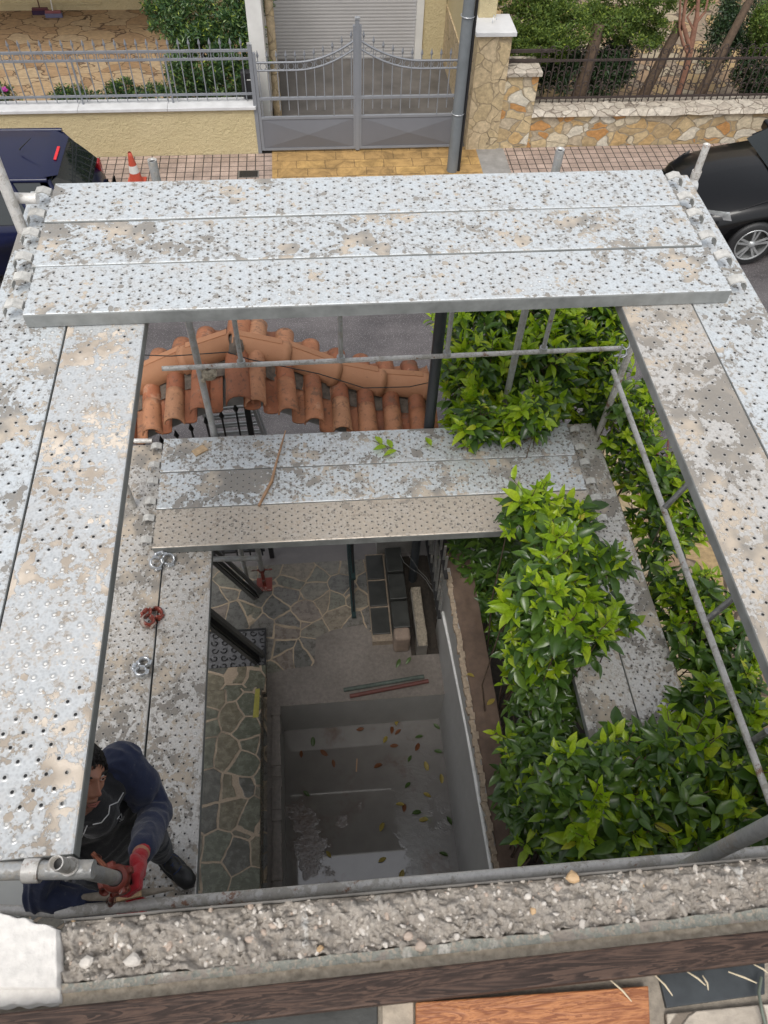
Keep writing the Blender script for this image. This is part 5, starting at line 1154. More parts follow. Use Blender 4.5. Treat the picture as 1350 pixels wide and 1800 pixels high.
# right black car: front points -x
t = thing('parked_car', 'glossy black car at the right edge with silver twin spoke alloy wheel', 'car', (5.12, 9.62, -.008))
W = .88; st = []
for x, w_, zs, zb, zc in ((.0, .50, .34, .50, .56), (.05, .66, .26, .60, .66), (.16, .78, .22, .66, .76), (.38, .85, .2, .74, .86), (.8, W, .2, .84, .95), (1.3, W, .2, .92, 1.0), (2.2, W, .2, .94, 1.0), (3.2, W, .2, .96, 1.0), (3.9, .86, .24, .96, .98), (4.3, .72, .34, .7, .8)):
    st.append((x, prof(w_, zs, zb, zc)))
o = loft(MB(), st).build('body', BLACKP, t); cut(o, [((.93, -W, .33), .37), ((3.5, -W, .33), .37), ((.93, W, .33), .37), ((3.5, W, .33), .37)])
for sy in (-1, 1):
    wheel(t, (.93, sy * .79, .33), sy, .33); wheel(t, (3.5, sy * .79, .33), sy, .33)
    mb = MB(); patch(mb, (.12, sy * .60, .60), (.50, sy * .865, .70), (.46, sy * .80, .79), (.18, sy * .62, .73), .012, 8, 5, (-.4, sy, .5)); mb.build('headlight', plain('headlight_glass', (.45, .46, .47), .12, .5, .35, 14), t)
    mb = MB(); patch(mb, (1.45, sy * .84, .95), (3.6, sy * .84, .97), (3.1, sy * .60, 1.42), (2.05, sy * .60, 1.44), .01, 8, 6, (0, sy, .3)); mb.build('side_window', GLASS, t)
    mb = MB()
    for pts in ([(1.32, sy * .80, .96), (2.02, sy * .60, 1.44)], [(2.02, sy * .60, 1.44), (3.15, sy * .60, 1.42)], [(2.5, sy * .85, .96), (2.5, sy * .60, 1.44)], [(3.7, sy * .82, .97), (3.15, sy * .60, 1.42)]): mb.path(pts, .032, 8)
    mb.build('pillar', BLACKP, t)
    bevel(MB().box((1.6, sy * .98, 1.0), (.10, .20, .14)).build('wing_mirror', BLACKP, t), .03, 3)
mb = MB(); patch(mb, (1.18, -.70, .985), (2.02, -.56, 1.455), (2.02, .56, 1.455), (1.18, .70, .985), .05, 12, 12, (-.4, 0, .9)); mb.build('windscreen', GLASS, t)
mb = MB(); patch(mb, (2.0, -.6, 1.44), (3.2, -.6, 1.42), (3.2, .6, 1.42), (2.0, .6, 1.44), .02, 8, 8, (0, 0, 1)); mb.build('roof', BLACKP, t)
mb = MB(); mb.path([(1.24, -.25, 1.03), (1.30, .1, 1.075), (1.38, .5, 1.09)], .009, 5); mb.path([(1.22, .35, 1.02), (1.30, .5, 1.06)], .009, 5); mb.build('wiper', MAT['black'], t)
mb = MB(); patch(mb, (.02, -.46, .36), (.02, .46, .36), (.045, .46, .52), (.045, -.46, .52), -.02); mb.build('grille', MAT['black'], t)
mb = MB(); mb.path([(.60, -.78, .80), (.95, -.74, .90), (1.25, -.72, .965)], .004, 4); mb.path([(.12, -.58, .675), (.1, 0, .74), (.12, .58, .675)], .005, 4); mb.build('bonnet_seam', MAT['black'], t)

# ================================================================== NEAR EDGE: broken concrete, beam, floor
t = thing('roof_terrace', 'broken concrete floor edge with pebbles and a pale green marble strip', 'floor edge', (.1, .2, 5.0)); b = t.location
pb = [at(108, 1616, 5), at(1390, 1502, 5), at(1390, 1592, 5), at(108, 1730, 5)]
A0, A1, B1, B0 = [Vector((p.x, p.y, 5.0)) for p in pb]
def conc(u, v):
    p = A0.lerp(A1, u).lerp(B0.lerp(B1, u), v); q = Vector((p.x * 14, p.y * 14, 0))
    h = .016 * noise.fractal(q * 1.6, .8, 2.1, 6) + .010 * (noise.noise(q * 4.3)) - .016 * abs(noise.noise(q * 2.4 + Vector((5, 5, 5)))) + .006 * noise.cell(q * 3.4 + Vector([noise.noise(q * 5)] * 3))
    e = .006 * noise.noise(Vector((p.x * 30, v * 2, 7))) if v < .01 else (.011 * (noise.noise(Vector((p.x * 24, 2, 7))) + .5 * noise.noise(Vector((p.x * 70, 2, 7)))) * max(0, v - .8) * 5)
    h = h * min(1, .25 + v * 3) - .020 * max(0, 1 - v * 5) - .004
    if v < .001: h -= .02
    return (p.x - b.x, p.y + e - b.y, h)
m = NT('broken_concrete'); o_ = m.obj(); n1 = m.noise(o_, 16, 8, .7, .5); n2 = m.noise(o_, 90, 6, .75); v1 = m.vor(m.off(o_, m.scl(m.off(m.noise(o_, 40, 2, .5, 0, True), (-.5, -.5, -.5)), (.02, .02, .02))), 42); vc = m.vor(o_, 42, 'F1', 'Color'); sp = m.n('ShaderNodeSeparateColor'); m.set(sp.inputs[0], vc)
c = m.mix(n1, (.30, .265, .23), (.52, .47, .41)); c = m.mix(1.0, c, m.ramp(n2, [(.3, .6), (.7, 1.3)]), 'MULTIPLY')
c = m.mix(m.ma('MULTIPLY', m.step(n2, .54, .64), m.step(n1, .5, .62)), c, (.55, .51, .45))
wv = m.noise(m.scl(o_, (1, .18, 1)), 13, 3, .5); c = m.mix(m.ma('MULTIPLY', m.step(wv, .63, .67), m.step(n2, .4, .52)), c, (.66, .64, .60))
m.bump(m.ma('ADD', n2, n1), .9, .008); MAT['broken'] = m.out(c, .9)
MB().grid(conc, 520, 52).build('concrete', MAT['broken'], t)
mb = MB(); mb.add([(q.x - b.x, q.y - b.y, 0) for q in (A0, A1)] + [(q.x - b.x, q.y - b.y, -.45) for q in (A0, A1)], [(0, 1, 3, 2)]); mb.build('edge_face', MAT['concrete'], t)
random.seed(9); PEB = [plain('pebble_white', (.52, .48, .43), .7, 0, .25, 60), plain('pebble_grey', (.30, .27, .235), .7, 0, .2, 40), plain('pebble_pink', (.40, .32, .26), .6, 0, .2, 40), plain('pebble_amber', (.46, .31, .17), .55, 0, .2, 40)]
mb = MB()
for k in range(900):
    u, v = random.random(), random.random() ** .9; p = Vector(conc(u, v)); r = random.choice([.002, .0025, .003, .003, .004, .005, .007]); mb.mi = random.choices([0, 1, 2, 3], [.30, .56, .13, .01 if r > .005 else .003])[0]
    st_ = len(mb.v); a_ = random.uniform(0, 3.14); sx, sy = random.uniform(.7, 1.6), random.uniform(.6, 1.0)
    for i in range(7):
        pass
    ball = MB().ball((0, 0, 0), r, 5); rm = Matrix.Rotation(a_, 3, 'Z'); sd_ = random.random() * 9
    vs = [rm @ Vector((v_[0] * sx, v_[1] * sy, v_[2] * .7)) * (1 + .45 * noise.noise(Vector(v_) * (1.2 / r) + Vector((sd_, 0, 0)))) + p for v_ in ball.v]
    mb.add(vs, ball.f, False)
for (px, py, r, mi) in ((1008, 1542, .011, 3), (718, 1645, .008, 2), (233, 1688, .011, 0), (928, 1575, .006, 0), (740, 1663, .009, 2), (150, 1692, .010, 0)):
    p = at(px, py, 5.008); mb.mi = mi; ball = MB().ball((0, 0, 0), r, 4); mb.add([(v_[0] * 1.3 * (1 + .7 * noise.noise(Vector(v_) * 110 + Vector((px, 0, 0)))) + p.x - b.x, v_[1] * (1 + .5 * noise.noise(Vector(v_) * 130)) + p.y - b.y, v_[2] * .6 + .004) for v_ in ball.v], ball.f, False)
mb.build('pebbles', PEB, t)['kind'] = 'stuff'
C0, C1 = at(108, 1748, 4.99), at(1390, 1614, 4.99)
m = NT('green_marble'); o_ = m.obj(); n1 = m.noise(o_, 30, 6, .7, 1.5); n2 = m.noise(m.scl(o_, (1, .3, 1)), 22, 4)
n3 = m.noise(o_, 110, 4, .7); c = m.mix(n1, (.13, .14, .115), (.34, .34, .30)); c = m.mix(m.step(n3, .5, .6), c, (.36, .31, .25)); c = m.mix(m.ma('MULTIPLY', m.step(n2, .58, .66), m.step(n3, .35, .5)), c, (.50, .47, .42)); c = m.mix(m.step(m.noise(m.off(o_, (3, 0, 0)), 16, 5, .7), .52, .6), c, (.27, .235, .20)); m.bump(m.ma('ADD', n1, n3), .8, .005); MAT['gmarble'] = m.out(c, .6)
def mstrip(u, v):
    q = B0.lerp(B1, u); r_ = Vector((C0.x, C0.y, 5)).lerp(Vector((C1.x, C1.y, 5)), u); p = q.lerp(r_, v); return (p.x - b.x, p.y + (.004 * noise.noise(Vector((p.x * 16, 1, 1))) if v < .01 else 0) - b.y, -.001 + .005 * noise.fractal(Vector((p.x * 50, p.y * 50, 1)), .8, 2, 4))
MB().grid(mstrip, 420, 12).build('marble_strip', MAT['gmarble'], t)
def bedstrip(u, v):
    r0 = Vector((C0.x, C0.y, 0)).lerp(Vector((C1.x, C1.y, 0)), u); return (r0.x - b.x, r0.y - .05 * v + .002 - b.y, -.006 + .007 * noise.fractal(Vector((r0.x * 60, v * 5, 2)), .8, 2, 4))
MB().grid(bedstrip, 260, 8).build('tile_mortar', plain('sandy_mortar', (.46, .39, .30), .95, 0, .3, 80, 1), t)
struct(MB().bbox(-4, 4, -4, .20, 4.55, 4.972).build('terrace_slab', MAT['concrete']))
# facade below the terrace
struct(MB().bbox(-4, 4, -4.2, .18, -.02, 4.54).build('house_facade', MAT['concrete']))
# white block on the left
t = thing('white_block', 'chipped white plaster block at the left end of the broken concrete', 'block', (-.58, .22, 5.0)); b = t.location
q = [at(-60, 1585, 5.01), at(104, 1632, 5.01), at(106, 1765, 5.01), at(-60, 1775, 5.01)]
def wb(u, v): p = q[0].lerp(q[1], u).lerp(q[3].lerp(q[2], u), v); ed = u > .99 or v < .01 or v > .99; return (p.x - b.x + (.003 * noise.noise(Vector((p.y * 60, 0, 0))) if u > .99 else 0), p.y - b.y + (.004 * noise.noise(Vector((p.x * 50, 3, 0))) if v > .95 or v < .05 else 0), .016 - (.03 if ed else 0) - (.014 if v > .8 else 0) + .0025 * noise.noise(Vector((p.x * 60, p.y * 60, 1))) + (.003 * abs(noise.noise(Vector((p.x * 130, p.y * 30, 1)))) if u > .68 else 0))
MB().grid(wb, 60, 60).build('block', plain('chipped_white_plaster', (.60, .575, .54), .75, 0, .14, 40, .8), t)
mb = MB(); mb.add([tuple(Vector((p.x - b.x, p.y - b.y, z))) for z in (.0, -.4) for p in (q[0], q[1])], [(0, 1, 3, 2)]); mb.build('front_face', plain('white_plaster_face', (.60, .58, .55), .8, 0, .1, 20), t)
# white panel below left
t = thing('white_board', 'white board standing below the ledger at the bottom left corner', 'panel', tuple(at(20, 1570, 3.0))); b = t.location
MB().add([tuple(at(x, y, 2.6) - b) for x, y in ((-60, 1500), (52, 1500), (96, 1592), (-60, 1640))], [(0, 1, 2, 3)]).add([tuple(at(x, y, 2.6) - b + Vn(0, 0, -.04)) for x, y in ((-60, 1500), (52, 1500), (96, 1592), (-60, 1640))], [(3, 2, 1, 0)]).build('board', plain('white_board', (.50, .50, .47), .6, 0, .08, 6), t)
# timber beam
a, b2 = at(-40, 1815, 5.05), at(1400, 1657, 5.05)
m = NT('dark_varnished_timber'); o_ = m.obj(); wv = m.noise(m.scl(o_, (1.1, 14, 14)), 3.2, 6, .6, .7); rg = m.ma('FRACT', m.ma('MULTIPLY', wv, 9)); n2 = m.noise(m.scl(o_, (1, 8, 8)), 40, 4, .6)
f = m.ma('ADD', m.ma('MULTIPLY', m.step(rg, 0, .9), .6), m.ma('MULTIPLY', n2, .45)); m.bump(f, .25, .002); MAT['beam'] = m.out(m.ramp(f, [(.2, (.022, .014, .011)), (.55, (.042, .026, .02)), (.95, (.095, .058, .042))]), .62, 0, .25)
t = thing('timber_beam', 'dark brown varnished timber beam crossing the bottom of the view', 'beam', tuple(a)); t.rotation_euler = (0, 0, math.atan2(b2.y - a.y, b2.x - a.x)); L_b = (b2 - a).length
MB().bbox(-.3, L_b + .3, -.024, .024, -.035, .0).build('beam', MAT['beam'], t); bevel(t.children[0], .004)
# floor pieces below the beam
fl = lambda px, py, z=4.985: at(px, py, z)
def slab(name, label, cat, pts, z, th, mat, mi=None):
    ps = [at(x, y, z) for x, y in pts]; c = sum(ps, Vector()) / len(ps); t = thing(name, label, cat, (c.x, c.y, z)); mb = MB().prism([(p.x - c.x, p.y - c.y) for p in ps], -th, 0); o = mb.build(name.split('_')[-1], mat, t); bevel(o, .002); return t
slab('slate_tile', 'dark green grey slate tile at the bottom left below the beam', 'tile', [(560, 1900), (-80, 1900), (-80, 1790), (560, 1740)][::-1] if 0 else [(-80, 1900), (664, 1900), (664, 1745), (-80, 1800)], 4.982, .02, MAT['slate'])
slab('orange_board', 'orange brown varnished board lying below the timber beam', 'board', [(731, 1890), (1147, 1890), (1140, 1733), (731, 1762)], 5.0, .02, woodmat('orange_varnished_wood', (.20, .06, .018), (.46, .19, .07), .8, .45, (1.2, 12, 12)))
slab('slate_tile', 'dark slate tile between pale mortar joints right of the orange board', 'tile', [(1172, 1772), (1345, 1748), (1345, 1690), (1155, 1700)], 4.984, .02, plain('blue_slate', (.03, .036, .04), .5, 0, .3, 30))
slab('stone_tile', 'rough beige stone tile in the bottom right corner', 'tile', [(1180, 1890), (1420, 1890), (1420, 1758), (1172, 1782)], 4.990, .02, MAT['coping_stone'])
slab('stone_tile', 'small beige stone between the slate tile and the orange board', 'tile', [(672, 1890), (727, 1890), (727, 1740), (672, 1740)], 4.988, .02, plain('beige_stone', (.38, .32, .25), .9, 0, .3, 40, .8))
mbx = sheet('mortar_floor', -1.2, 1.4, -.4, .19, 4.974, plain('floor_mortar', (.27, .235, .19), .95, 0, .35, 60, 1))
random.seed(6); mbs = [((1150, 1713), (1182, 1750)), ((1208, 1708), (1240, 1732)), ((1280, 1708), (1330, 1728)), ((1325, 1695), (1352, 1712)), ((1072, 1722), (1110, 1760)), ((1235, 1715), (1245, 1740))]
for k, (p0, p1) in enumerate(mbs):
    pass
mb = MB()
for (p0, p1) in mbs: mb.path([at(*p0, 5.004), at((p0[0] + p1[0]) / 2 + 3, (p0[1] + p1[1]) / 2, 5.012), at(*p1, 5.003)], [.0012, .0018, .001], 5)
tag(mb.build('straw_bits', plain('straw', (.55, .47, .33), .8)), 'pale straw bits scattered by the slate tile at the bottom right', 'straw', None, 'stuff')
tag(MB().path([at(1338, 1718, 5.0), at(1334, 1745, 5.01), at(1340, 1780, 5.01), at(1356, 1840, 5.0)], .003, 6).build('cable', plain('grey_green_cable', (.12, .14, .11), .5)), 'thick grey green cable curving at the bottom right corner', 'cable')
# wood wedge near clamp
tag(MB().bar(at(196, 1580, 3.36), at(248, 1568, 3.36), .03, .02).build('wood_wedge', plain('raw_split_wood', (.55, .36, .2), .8, 0, .3, 60, .8)), 'split pale wood wedge on the near rail beside the red coupler', 'wedge')
tag(MB().path([at(140, 1578, 3.30), at(200, 1574, 3.33), at(260, 1568, 3.34), at(306, 1562, 3.33)], [.012, .02, .014, .006], 7).build('driftwood_stick', plain('grey_wood', (.30, .26, .21), .9, 0, .4, 30, 1)), 'grey weathered stick lying behind the near rail by the worker', 'stick')

# ================================================================== WORKER
def ell(mb, c, r, rot=None, n=9):
    ball = MB().ball((0, 0, 0), 1, n); vs = []
    for v in ball.v:
        q = Vector((v[0] * r[0], v[1] * r[1], v[2] * r[2])); q = rot @ q if rot is not None else q; vs.append(q + Vector(c))
    mb.add(vs, ball.f, True)
def limb(mb, pts, rs):
    mb.path(pts, rs, 14, True)
    for p, r in zip(pts, rs): mb.ball(tuple(p), r, 7)
def organic(mb, name, mat, parent, vox=.006, smooth=6, wr=0, seed=0, fine=0):
    o = mb.build(name, mat, None); md = o.modifiers.new('r', 'REMESH'); md.mode = 'VOXEL'; md.voxel_size = vox; md.use_smooth_shade = True
    sm = o.modifiers.new('s', 'SMOOTH'); sm.iterations = smooth; sm.factor = .5
    bpy.context.view_layer.update(); dg = bpy.context.evaluated_depsgraph_get(); me = bpy.data.meshes.new_from_object(o.evaluated_get(dg)); o.modifiers.clear(); o.data = me
    if wr:
        nr = [v.normal.copy() for v in me.vertices]
        for v, n_ in zip(me.vertices, nr):
            q = v.co + Vector((seed, 0, 0)); w_ = 1 - abs(noise.noise(Vector((q.x * 9, q.y * 9, q.z * 16)) + Vector([noise.noise(q * 6) * 1.5] * 3)) * 2.2)
            v.co += n_ * (wr * max(w_, -.3) + fine * noise.noise(q * 45))
    for p_ in me.polygons: p_.use_smooth = True
    me.materials.clear(); me.materials.append(mat); pm = Matrix.Translation(parent.location); me.transform(pm.inverted()); o.parent = parent; return o
cX, cY, cZ = M.col[0].copy(), M.col[1].copy(), M.col[2].copy()
def cloth(name, c, c2, sc_=1):
    m = NT(name); o = m.obj(); n = m.noise(o, 14 * sc_, 5, .6); n2 = m.noise(o, 420, 2, .6); n3 = m.noise(o, 60, 5, .7)
    m.bump(m.ma('ADD', m.ma('MULTIPLY', n, 1.5), m.ma('MULTIPLY', n2, .25)), .5, .008)
    col = m.mix(n, c, c2); col = m.mix(m.ma('MULTIPLY', m.step(n3, .62, .7), .25), col, (.2, .19, .18)); m.b.inputs['Sheen Weight'].default_value = .25
    return m.out(col, .9)
NAVYC = cloth('navy_fleece', (.012, .018, .048), (.026, .036, .085)); BLKC = cloth('black_vest_cloth', (.008, .008, .010), (.018, .018, .021)); TROU = cloth('dark_work_trousers', (.014, .017, .026), (.03, .033, .042)); REDG = cloth('red_knit_glove', (.36, .012, .02), (.50, .02, .03)); GRYG = plain('grey_glove_palm', (.05, .05, .055), .6, 0, .3, 60, .5)
pn = thing('person', 'worker in navy jacket and red gloves leaning under the upper left deck', 'person', tuple(at(200, 1480, 2.24)))
NK = at(160, 1422, 3.60)
F = Vector((.62, -.72, .28)).normalized(); Lf = Vector((.72, .62, 0)).normalized(); Up = F.cross(Lf) * -1
if Up.z < 0: Up = -Up
BR = Matrix((Lf, F, Up)).transposed()
shL, shR = at(212, 1345, 3.52), at(92, 1440, 3.52)
chest = (shL + shR) / 2 + Vector((.0, .0, -.14)) + F * .0
pel = at(205, 1490, 3.0)
# vest / torso
mb = MB(); ell(mb, chest, (.185, .115, .20), BR); ell(mb, (chest + pel) / 2 + F * .02, (.165, .12, .2), BR); ell(mb, pel, (.165, .125, .14), BR)
limb(mb, [shL + Vn(-.02, -.02, -.02), NK + Vn(0, 0, -.05), shR + Vn(.02, .02, -.02)], [.072, .075, .072])
limb(mb, [NK + Vn(0, 0, -.06), NK + Vn(-.01, .01, .015)], [.085, .066])
hood = NK - F * .09 + Vn(-.02, .03, -.0); ell(mb, hood, (.13, .07, .07), BR)
vest = organic(mb, 'vest', BLKC, pn, .007, 8, .007, 0, .002)
# sleeves
elL, wrL = at(274, 1428, 3.36), at(248, 1500, 3.66)
mb = MB(); limb(mb, [shL, shL.lerp(elL, .5) + Vn(.01, .01, 0), elL, elL.lerp(wrL, .5), wrL.lerp(elL, .12)], [.083, .075, .064, .056, .047]); ell(mb, shL - F * .0, (.09, .09, .085), BR)
slL = organic(mb, 'sleeve', NAVYC, pn, .006, 6, .008, 3, .002)
elR, wrR = at(72, 1572, 3.30), at(205, 1604, 3.22)
mb = MB(); limb(mb, [shR, shR.lerp(elR, .5), elR, elR.lerp(wrR, .5), wrR.lerp(elR, .1)], [.083, .075, .068, .056, .046])
organic(mb, 'sleeve', NAVYC, pn, .006, 6, .009, 7, .002)
# trousers
mb = MB(); ell(mb, pel + Vn(0, 0, -.05), (.16, .13, .13), BR)
kL, aL = at(258, 1450, 2.80), at(282, 1496, 2.36); kR, aR = at(128, 1548, 2.78), at(170, 1540, 2.34)
limb(mb, [pel + Lf * .08, kL, kL.lerp(aL, .6), aL], [.10, .075, .062, .058]); limb(mb, [pel - Lf * .08, kR, kR.lerp(aR, .6), aR], [.10, .078, .065, .058])
organic(mb, 'trousers', TROU, pn, .008, 6, .008, 11, .002)
# shoes
SHOE = plain('black_work_shoe', (.018, .018, .019), .42, 0, .4, 50, .5)
for k, (h_, t_) in enumerate(((at(279, 1497, 2.28), at(338, 1556, 2.28)), (at(172, 1535, 2.28), at(205, 1580, 2.28)))):
    d = (t_ - h_); d.z = 0; d.normalize(); s_ = Vn(-d.y, d.x, 0); RM = Matrix((d, s_, Vn(0, 0, 1))).transposed(); h_.z = 2.30
    mb = MB(); ell(mb, h_ + d * .03, (.055, .040, .045), RM); ell(mb, h_ + d * .10 + Vn(0, 0, .0), (.08, .042, .042), RM); ell(mb, h_ + d * .19 + Vn(0, 0, -.005), (.068, .050, .040), RM); limb(mb, [h_ + d * .03, h_ + d * .01 + Vn(0, 0, .08)], [.05, .048])
    ell(mb, h_ + d * .225 + Vn(0, 0, -.012), (.036, .044, .032), RM)
    sh = organic(mb, 'shoe', SHOE, pn, .004, 5, .0015, 2)
    so_ = MB(); ell(so_, h_ + d * .11 + Vn(0, 0, -.045), (.152, .053, .018), RM); organic(so_, 'sole', MAT['black_rubber'], pn, .004, 2)
    la = MB()
    for q in range(4): c_ = h_ + d * (.09 + .022 * q) + Vn(0, 0, .044 - .003 * q); la.path([c_ - s_ * .026 - Vn(0, 0, .012), c_ + Vn(0, 0, .002) + d * (.008 if q % 2 else -.008), c_ + s_ * .026 - Vn(0, 0, .012)], .0028, 5)
    la.path([h_ + d * .09 + Vn(0, 0, .046), h_ + d * .07 + s_ * .03 + Vn(0, 0, .05), h_ + d * .11 + s_ * .045 + Vn(0, 0, .03)], .0025, 5); la.v = [tuple(Vector(v) - pn.location) for v in la.v]
    la.build('laces', plain('blue_laces', (.03, .05, .13), .8), pn)
# gloved hands closed on tube
def hand(C, axd, out, wr, name='glove', s=1.0):
    """C point on the gripped axis, axd axis dir, out = direction from tube to palm, wr = wrist"""
    axd = axd.normalized(); out = (out - axd * out.dot(axd)).normalized(); fw = axd.cross(out)
    if fw.dot(C - wr) < 0: fw = -fw
    mb = MB(); pc_ = C + out * .046 - fw * .012
    for i in range(4):
        o_ = axd * (i - 1.5) * .0205 * s; L_ = [.92, 1.0, .96, .80][i]
        k0 = C + o_ + out * .044 + fw * .010; k1 = C + o_ + out * .034 + fw * .043 * L_; k2 = C + o_ * 1.02 + out * .000 + fw * .046 * L_; k3 = C + o_ * 1.0 - out * .030 * L_ + fw * .026
        limb(mb, [wr.lerp(k0, .25), wr.lerp(k0, .65) + out * .004, k0], [.022, .020, .0155]); limb(mb, [k0, k1, k2, k3], [.0145, .0132, .0125, .0112])
    b0 = wr.lerp(C + out * .04, .45) + axd * .03; limb(mb, [b0, C + axd * .040 + out * .030 - fw * .022, C + axd * .030 + out * .002 - fw * .040, C + axd * .020 - out * .022 - fw * .030], [.017, .0145, .012, .0102])
    limb(mb, [wr - (C - wr).normalized() * .035, wr, wr.lerp(pc_, .3)], [.031, .030, .027])
    ell(mb, wr.lerp(C + out * .042, .62), (.046, .022, .046), Matrix((axd, out, fw)).transposed())
    return organic(mb, name, REDG, pn, .0028, 2, .0012, 5)
Cg = bot2 - ax * .005
hand(Cg, ax, (cX * .8 + cY * .5), wrL, 'glove')
pm_ = MB(); pm_.pipe(Cg - ax * .045 - pn.location, Cg + ax * .045 - pn.location, .031, .005, 18); pm_.build('glove_palm', GRYG, pn)
mb = MB(); limb(mb, [wrL.lerp(elL, .22), wrL.lerp(elL, -.02)], [.034, .031]); 
SKIN = NT('skin'); o_ = SKIN.obj(); n1 = SKIN.noise(o_, 60, 4); n2 = SKIN.noise(o_, 900, 2, .7); sp = SKIN.n('ShaderNodeSeparateXYZ'); SKIN.set(sp.inputs[0], o_)
c = SKIN.mix(n1, (.42, .19, .12), (.52, .26, .17))
SKIN.b.inputs['Subsurface Weight'].default_value = .12; SKIN.b.inputs['Subsurface Radius'].default_value = (.012, .004, .002)
SKIN.bump(n2, .15, .001); SK0 = SKIN.out(c, .5)
m = NT('face_skin'); o_ = m.obj(); n1 = m.noise(o_, 60, 4); n2 = m.noise(o_, 700, 2, .8); sp = m.n('ShaderNodeSeparateXYZ'); m.set(sp.inputs[0], o_)
c = m.mix(n1, (.40, .18, .115), (.50, .25, .165)); nose = m.step(sp.outputs[1], .098, .122); c = m.mix(m.ma('MULTIPLY', nose, .45), c, (.52, .16, .11))
jaw = m.ma('MULTIPLY', m.step(sp.outputs[2], -.038, -.062), m.ma('GREATER_THAN', sp.outputs[1], -.01)); c = m.mix(m.ma('MULTIPLY', jaw, m.ramp(n2, [(.35, .15), (.6, .75)])), c, (.09, .055, .045))
m.b.inputs['Subsurface Weight'].default_value = .12; m.b.inputs['Subsurface Radius'].default_value = (.012, .004, .002); m.bump(n2, .2, .001); FACE = m.out(c, .48)
organic(mb, 'wrist', SK0, pn, .005, 3)
Cr = at(228, 1600, 3.28); hand(Cr, lv.normalized(), (cX * .9 - cY * .3), wrR + Vn(.03, 0, .02), 'glove')
# head
HF = (cX * .80 + cZ * .52 - cY * .12).normalized(); HU = (cY * 1.0 + cX * .10 + cZ * .1); HU = (HU - HF * HU.dot(HF)).normalized(); HL = HF.cross(HU) * -1
HM = Matrix((HL, HF, HU)).transposed()
if HM.determinant() < 0: HL = -HL; HM = Matrix((HL, HF, HU)).transposed()
def G(x, z, cx, cz, sx, sz): return math.exp(-((x - cx) / sx) ** 2 - ((z - cz) / sz) ** 2)
def headp(th, ph, grow=0):
    x, y, z = math.sin(ph) * math.sin(th), math.sin(ph) * math.cos(th), math.cos(ph)      # th=0 front
    k = 1 + grow; X, Y, Z = x * .074, y * (.092 if y > 0 else .100), z * .118
    if z < 0: t = -z; X *= 1 - .30 * t ** 1.5; Y *= (1 - .10 * t) if y > 0 else (1 - .45 * t)
    if y > .0 and z < .2: X *= 1 - .05 * y
    if y > 0:
        fr = min(1, y * 1.6); d = 0
        Y *= 1 - .05 * (1 - abs(z)) if abs(x) > .3 else 1
        a = abs(X)
        d += .008 * G(X, Z, 0, .036, .05, .013); d -= .013 * G(a, Z, .031, .016, .016, .013)
        d += .013 * G(X, Z, 0, .006, .009, .024) + .024 * G(X, Z, 0, -.020, .0095, .015) + .008 * G(a, Z, .014, -.026, .008, .008)
        d += .006 * G(a, Z, .044, -.014, .018, .016); d -= .005 * G(a, Z, .045, -.05, .015, .02)
        d += .010 * G(X, Z, 0, -.052, .022, .0065) - .006 * G(X, Z, 0, -.0585, .024, .0028) + .011 * G(X, Z, 0, -.066, .019, .006) - .004 * G(X, Z, 0, -.078, .02, .006)
        d += .012 * G(X, Z, 0, -.098, .020, .014)
        Y += d * fr
    return Vector((X * k, Y * k, Z * k))
hc = at(139, 1368, 3.80)
N1, N2 = 150, 150; mb = MB(); mb.grid(lambda u, v: headp(2 * math.pi * u - math.pi, max(.001, math.pi * v) if v < 1 else math.pi - .001), N1, N2)
inv = HM.inverted(); nkl = inv @ (NK + Vn(-.02, .02, -.06) - hc)
mb.path([Vn(0, -.02, -.05), Vn(0, -.02, -.07).lerp(nkl, .5), nkl], [.055, .054, .062], 20)
body = mb.build('body', [FACE], None); body.parent = pn; body.matrix_basis = Matrix.Translation(hc - pn.location) @ HM.to_4x4() @ Matrix.Scale(1.07, 4)
def hchild(mb, name, mat):
    o = mb.build(name, mat, pn); o.matrix_basis = Matrix.Translation(hc - pn.location) @ HM.to_4x4() @ Matrix.Scale(1.07, 4); return o
def hairp(u, v):
    th = 2 * math.pi * u - math.pi; front = max(0, math.cos(th)); lim = 1.95 - .98 * front ** .8; ph = max(.001, lim * v); p = headp(th, ph)
    n_ = p.normalized(); s_ = noise.noise(Vector((th * 14, v * 2.5, 0))); e = (1 - v ** 8)
    return p + n_ * ((.012 + .007 * s_ + .004 * noise.noise(Vector((th * 40, v * 5, 2)))) * e - .002 * (1 - e))
HAIR = plain('dark_hair', (.012, .009, .007), .42, 0, .5, 200, .6)
mb = MB(); mb.grid(hairp, 160, 50); random.seed(2)
for k in range(420):
    th = random.uniform(-3.1, 3.1); front = max(0, math.cos(th)); lim = 1.95 - .98 * front ** .8; v = random.uniform(.55, 1.0); p = headp(th, lim * v, .12); dn_ = headp(th + random.uniform(-.2, .2), min(lim * v + .28 - .17 * front, 2.1), .10)
    mb.path([p, (p + dn_) / 2 + p.normalized() * .005, dn_ - dn_.normalized() * .004], [.0018, .0016, .0005], 4, False)
hchild(mb, 'hair', HAIR)
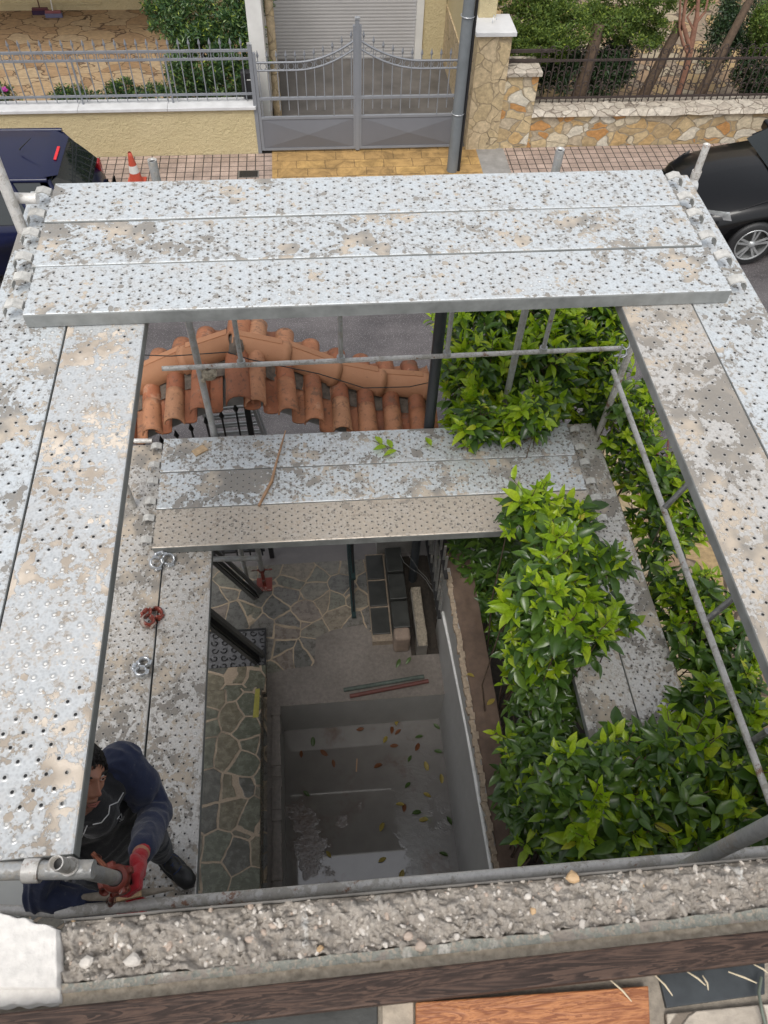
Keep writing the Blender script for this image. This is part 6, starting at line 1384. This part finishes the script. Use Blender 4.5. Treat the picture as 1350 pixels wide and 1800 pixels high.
for sx in (-1, 1):
    mb = MB(); mb.ball((sx * .030, .0735, .016), .0125, 8); ey = hchild(mb, 'eye', plain('eye_white', (.6, .56, .52), .2))
    MB().ball((sx * .030 + .0, .0795, .0165), .0075, 6).build('iris', plain('dark_iris', (.02, .012, .008), .15), ey)
    mb = MB(); mb.path([(sx * .014, .0885, .034), (sx * .030, .091, .040), (sx * .048, .080, .036)], [.0035, .0045, .002], 6); hchild(mb, 'eyebrow', HAIR)
    mb = MB(); mb.path([(sx * .018, .086, .020), (sx * .030, .0895, .0245), (sx * .043, .081, .019)], [.002, .003, .002], 6); mb.path([(sx * .018, .084, .012), (sx * .031, .0865, .0075), (sx * .043, .080, .013)], [.002, .0025, .0015], 6); hchild(mb, 'eyelid', FACE)
    mb = MB(); ell(mb, (sx * .075, -.006, -.002), (.010, .018, .031)); mb.path([(sx * .080, -.006 + .019 * math.cos(a_), .0 + .031 * math.sin(a_)) for a_ in [k * .45 - 2 for k in range(12)]], .0045, 6, True); hchild(mb, 'ear', FACE)
mb = MB(); mb.path([(-.024, .083, -.0595), (-.012, .0905, -.0555), (0, .0925, -.0575), (.012, .0905, -.0555), (.024, .083, -.0595)], [.0012, .0022, .0025, .0022, .0012], 6)
mb.path([(-.020, .083, -.0635), (0, .0915, -.0665), (.020, .083, -.0635)], [.0015, .0035, .0015], 6); hchild(mb, 'lips', plain('lips', (.40, .14, .11), .4))
# piping and emblem laid on the clothes
bpy.context.view_layer.update()
def hit(px, py):
    d = (M @ Vector(((px - 675) / 1352, -(py - 900) / 1352, -1))).normalized(); best = None
    for ob in (vest, slL):
        mi = ob.matrix_world.inverted(); ok, loc, nn, _ = ob.ray_cast(mi @ CAM, mi.to_3x3() @ d)
        if ok:
            wl = ob.matrix_world @ loc
            if best is None or (wl - CAM).length < (best - CAM).length: best = wl
    return (best - d * .003 - pn.location) if best is not None else None
WP = plain('white_piping', (.72, .72, .72), .6)
def surf_path(name, pts, r, mat):
    out = []
    for (a, b_) in zip(pts, pts[1:]):
        for k in range(6): out.append(hit(a[0] + (b_[0] - a[0]) * k / 6, a[1] + (b_[1] - a[1]) * k / 6))
    out = [p for p in out if p is not None]
    if len(out) > 2: MB().path(out, r, 5).build(name, mat, pn)
surf_path('piping', [(217, 1393), (207, 1410), (193, 1416), (191, 1431), (178, 1446), (160, 1450)], .0022, WP)
surf_path('piping', [(153, 1452), (147, 1466), (139, 1481)], .0022, WP)
surf_path('emblem', [(206, 1440), (213, 1430), (215, 1442), (209, 1438)], .0016, WP); surf_path('emblem', [(210, 1444), (217, 1440), (218, 1434)], .0014, WP)
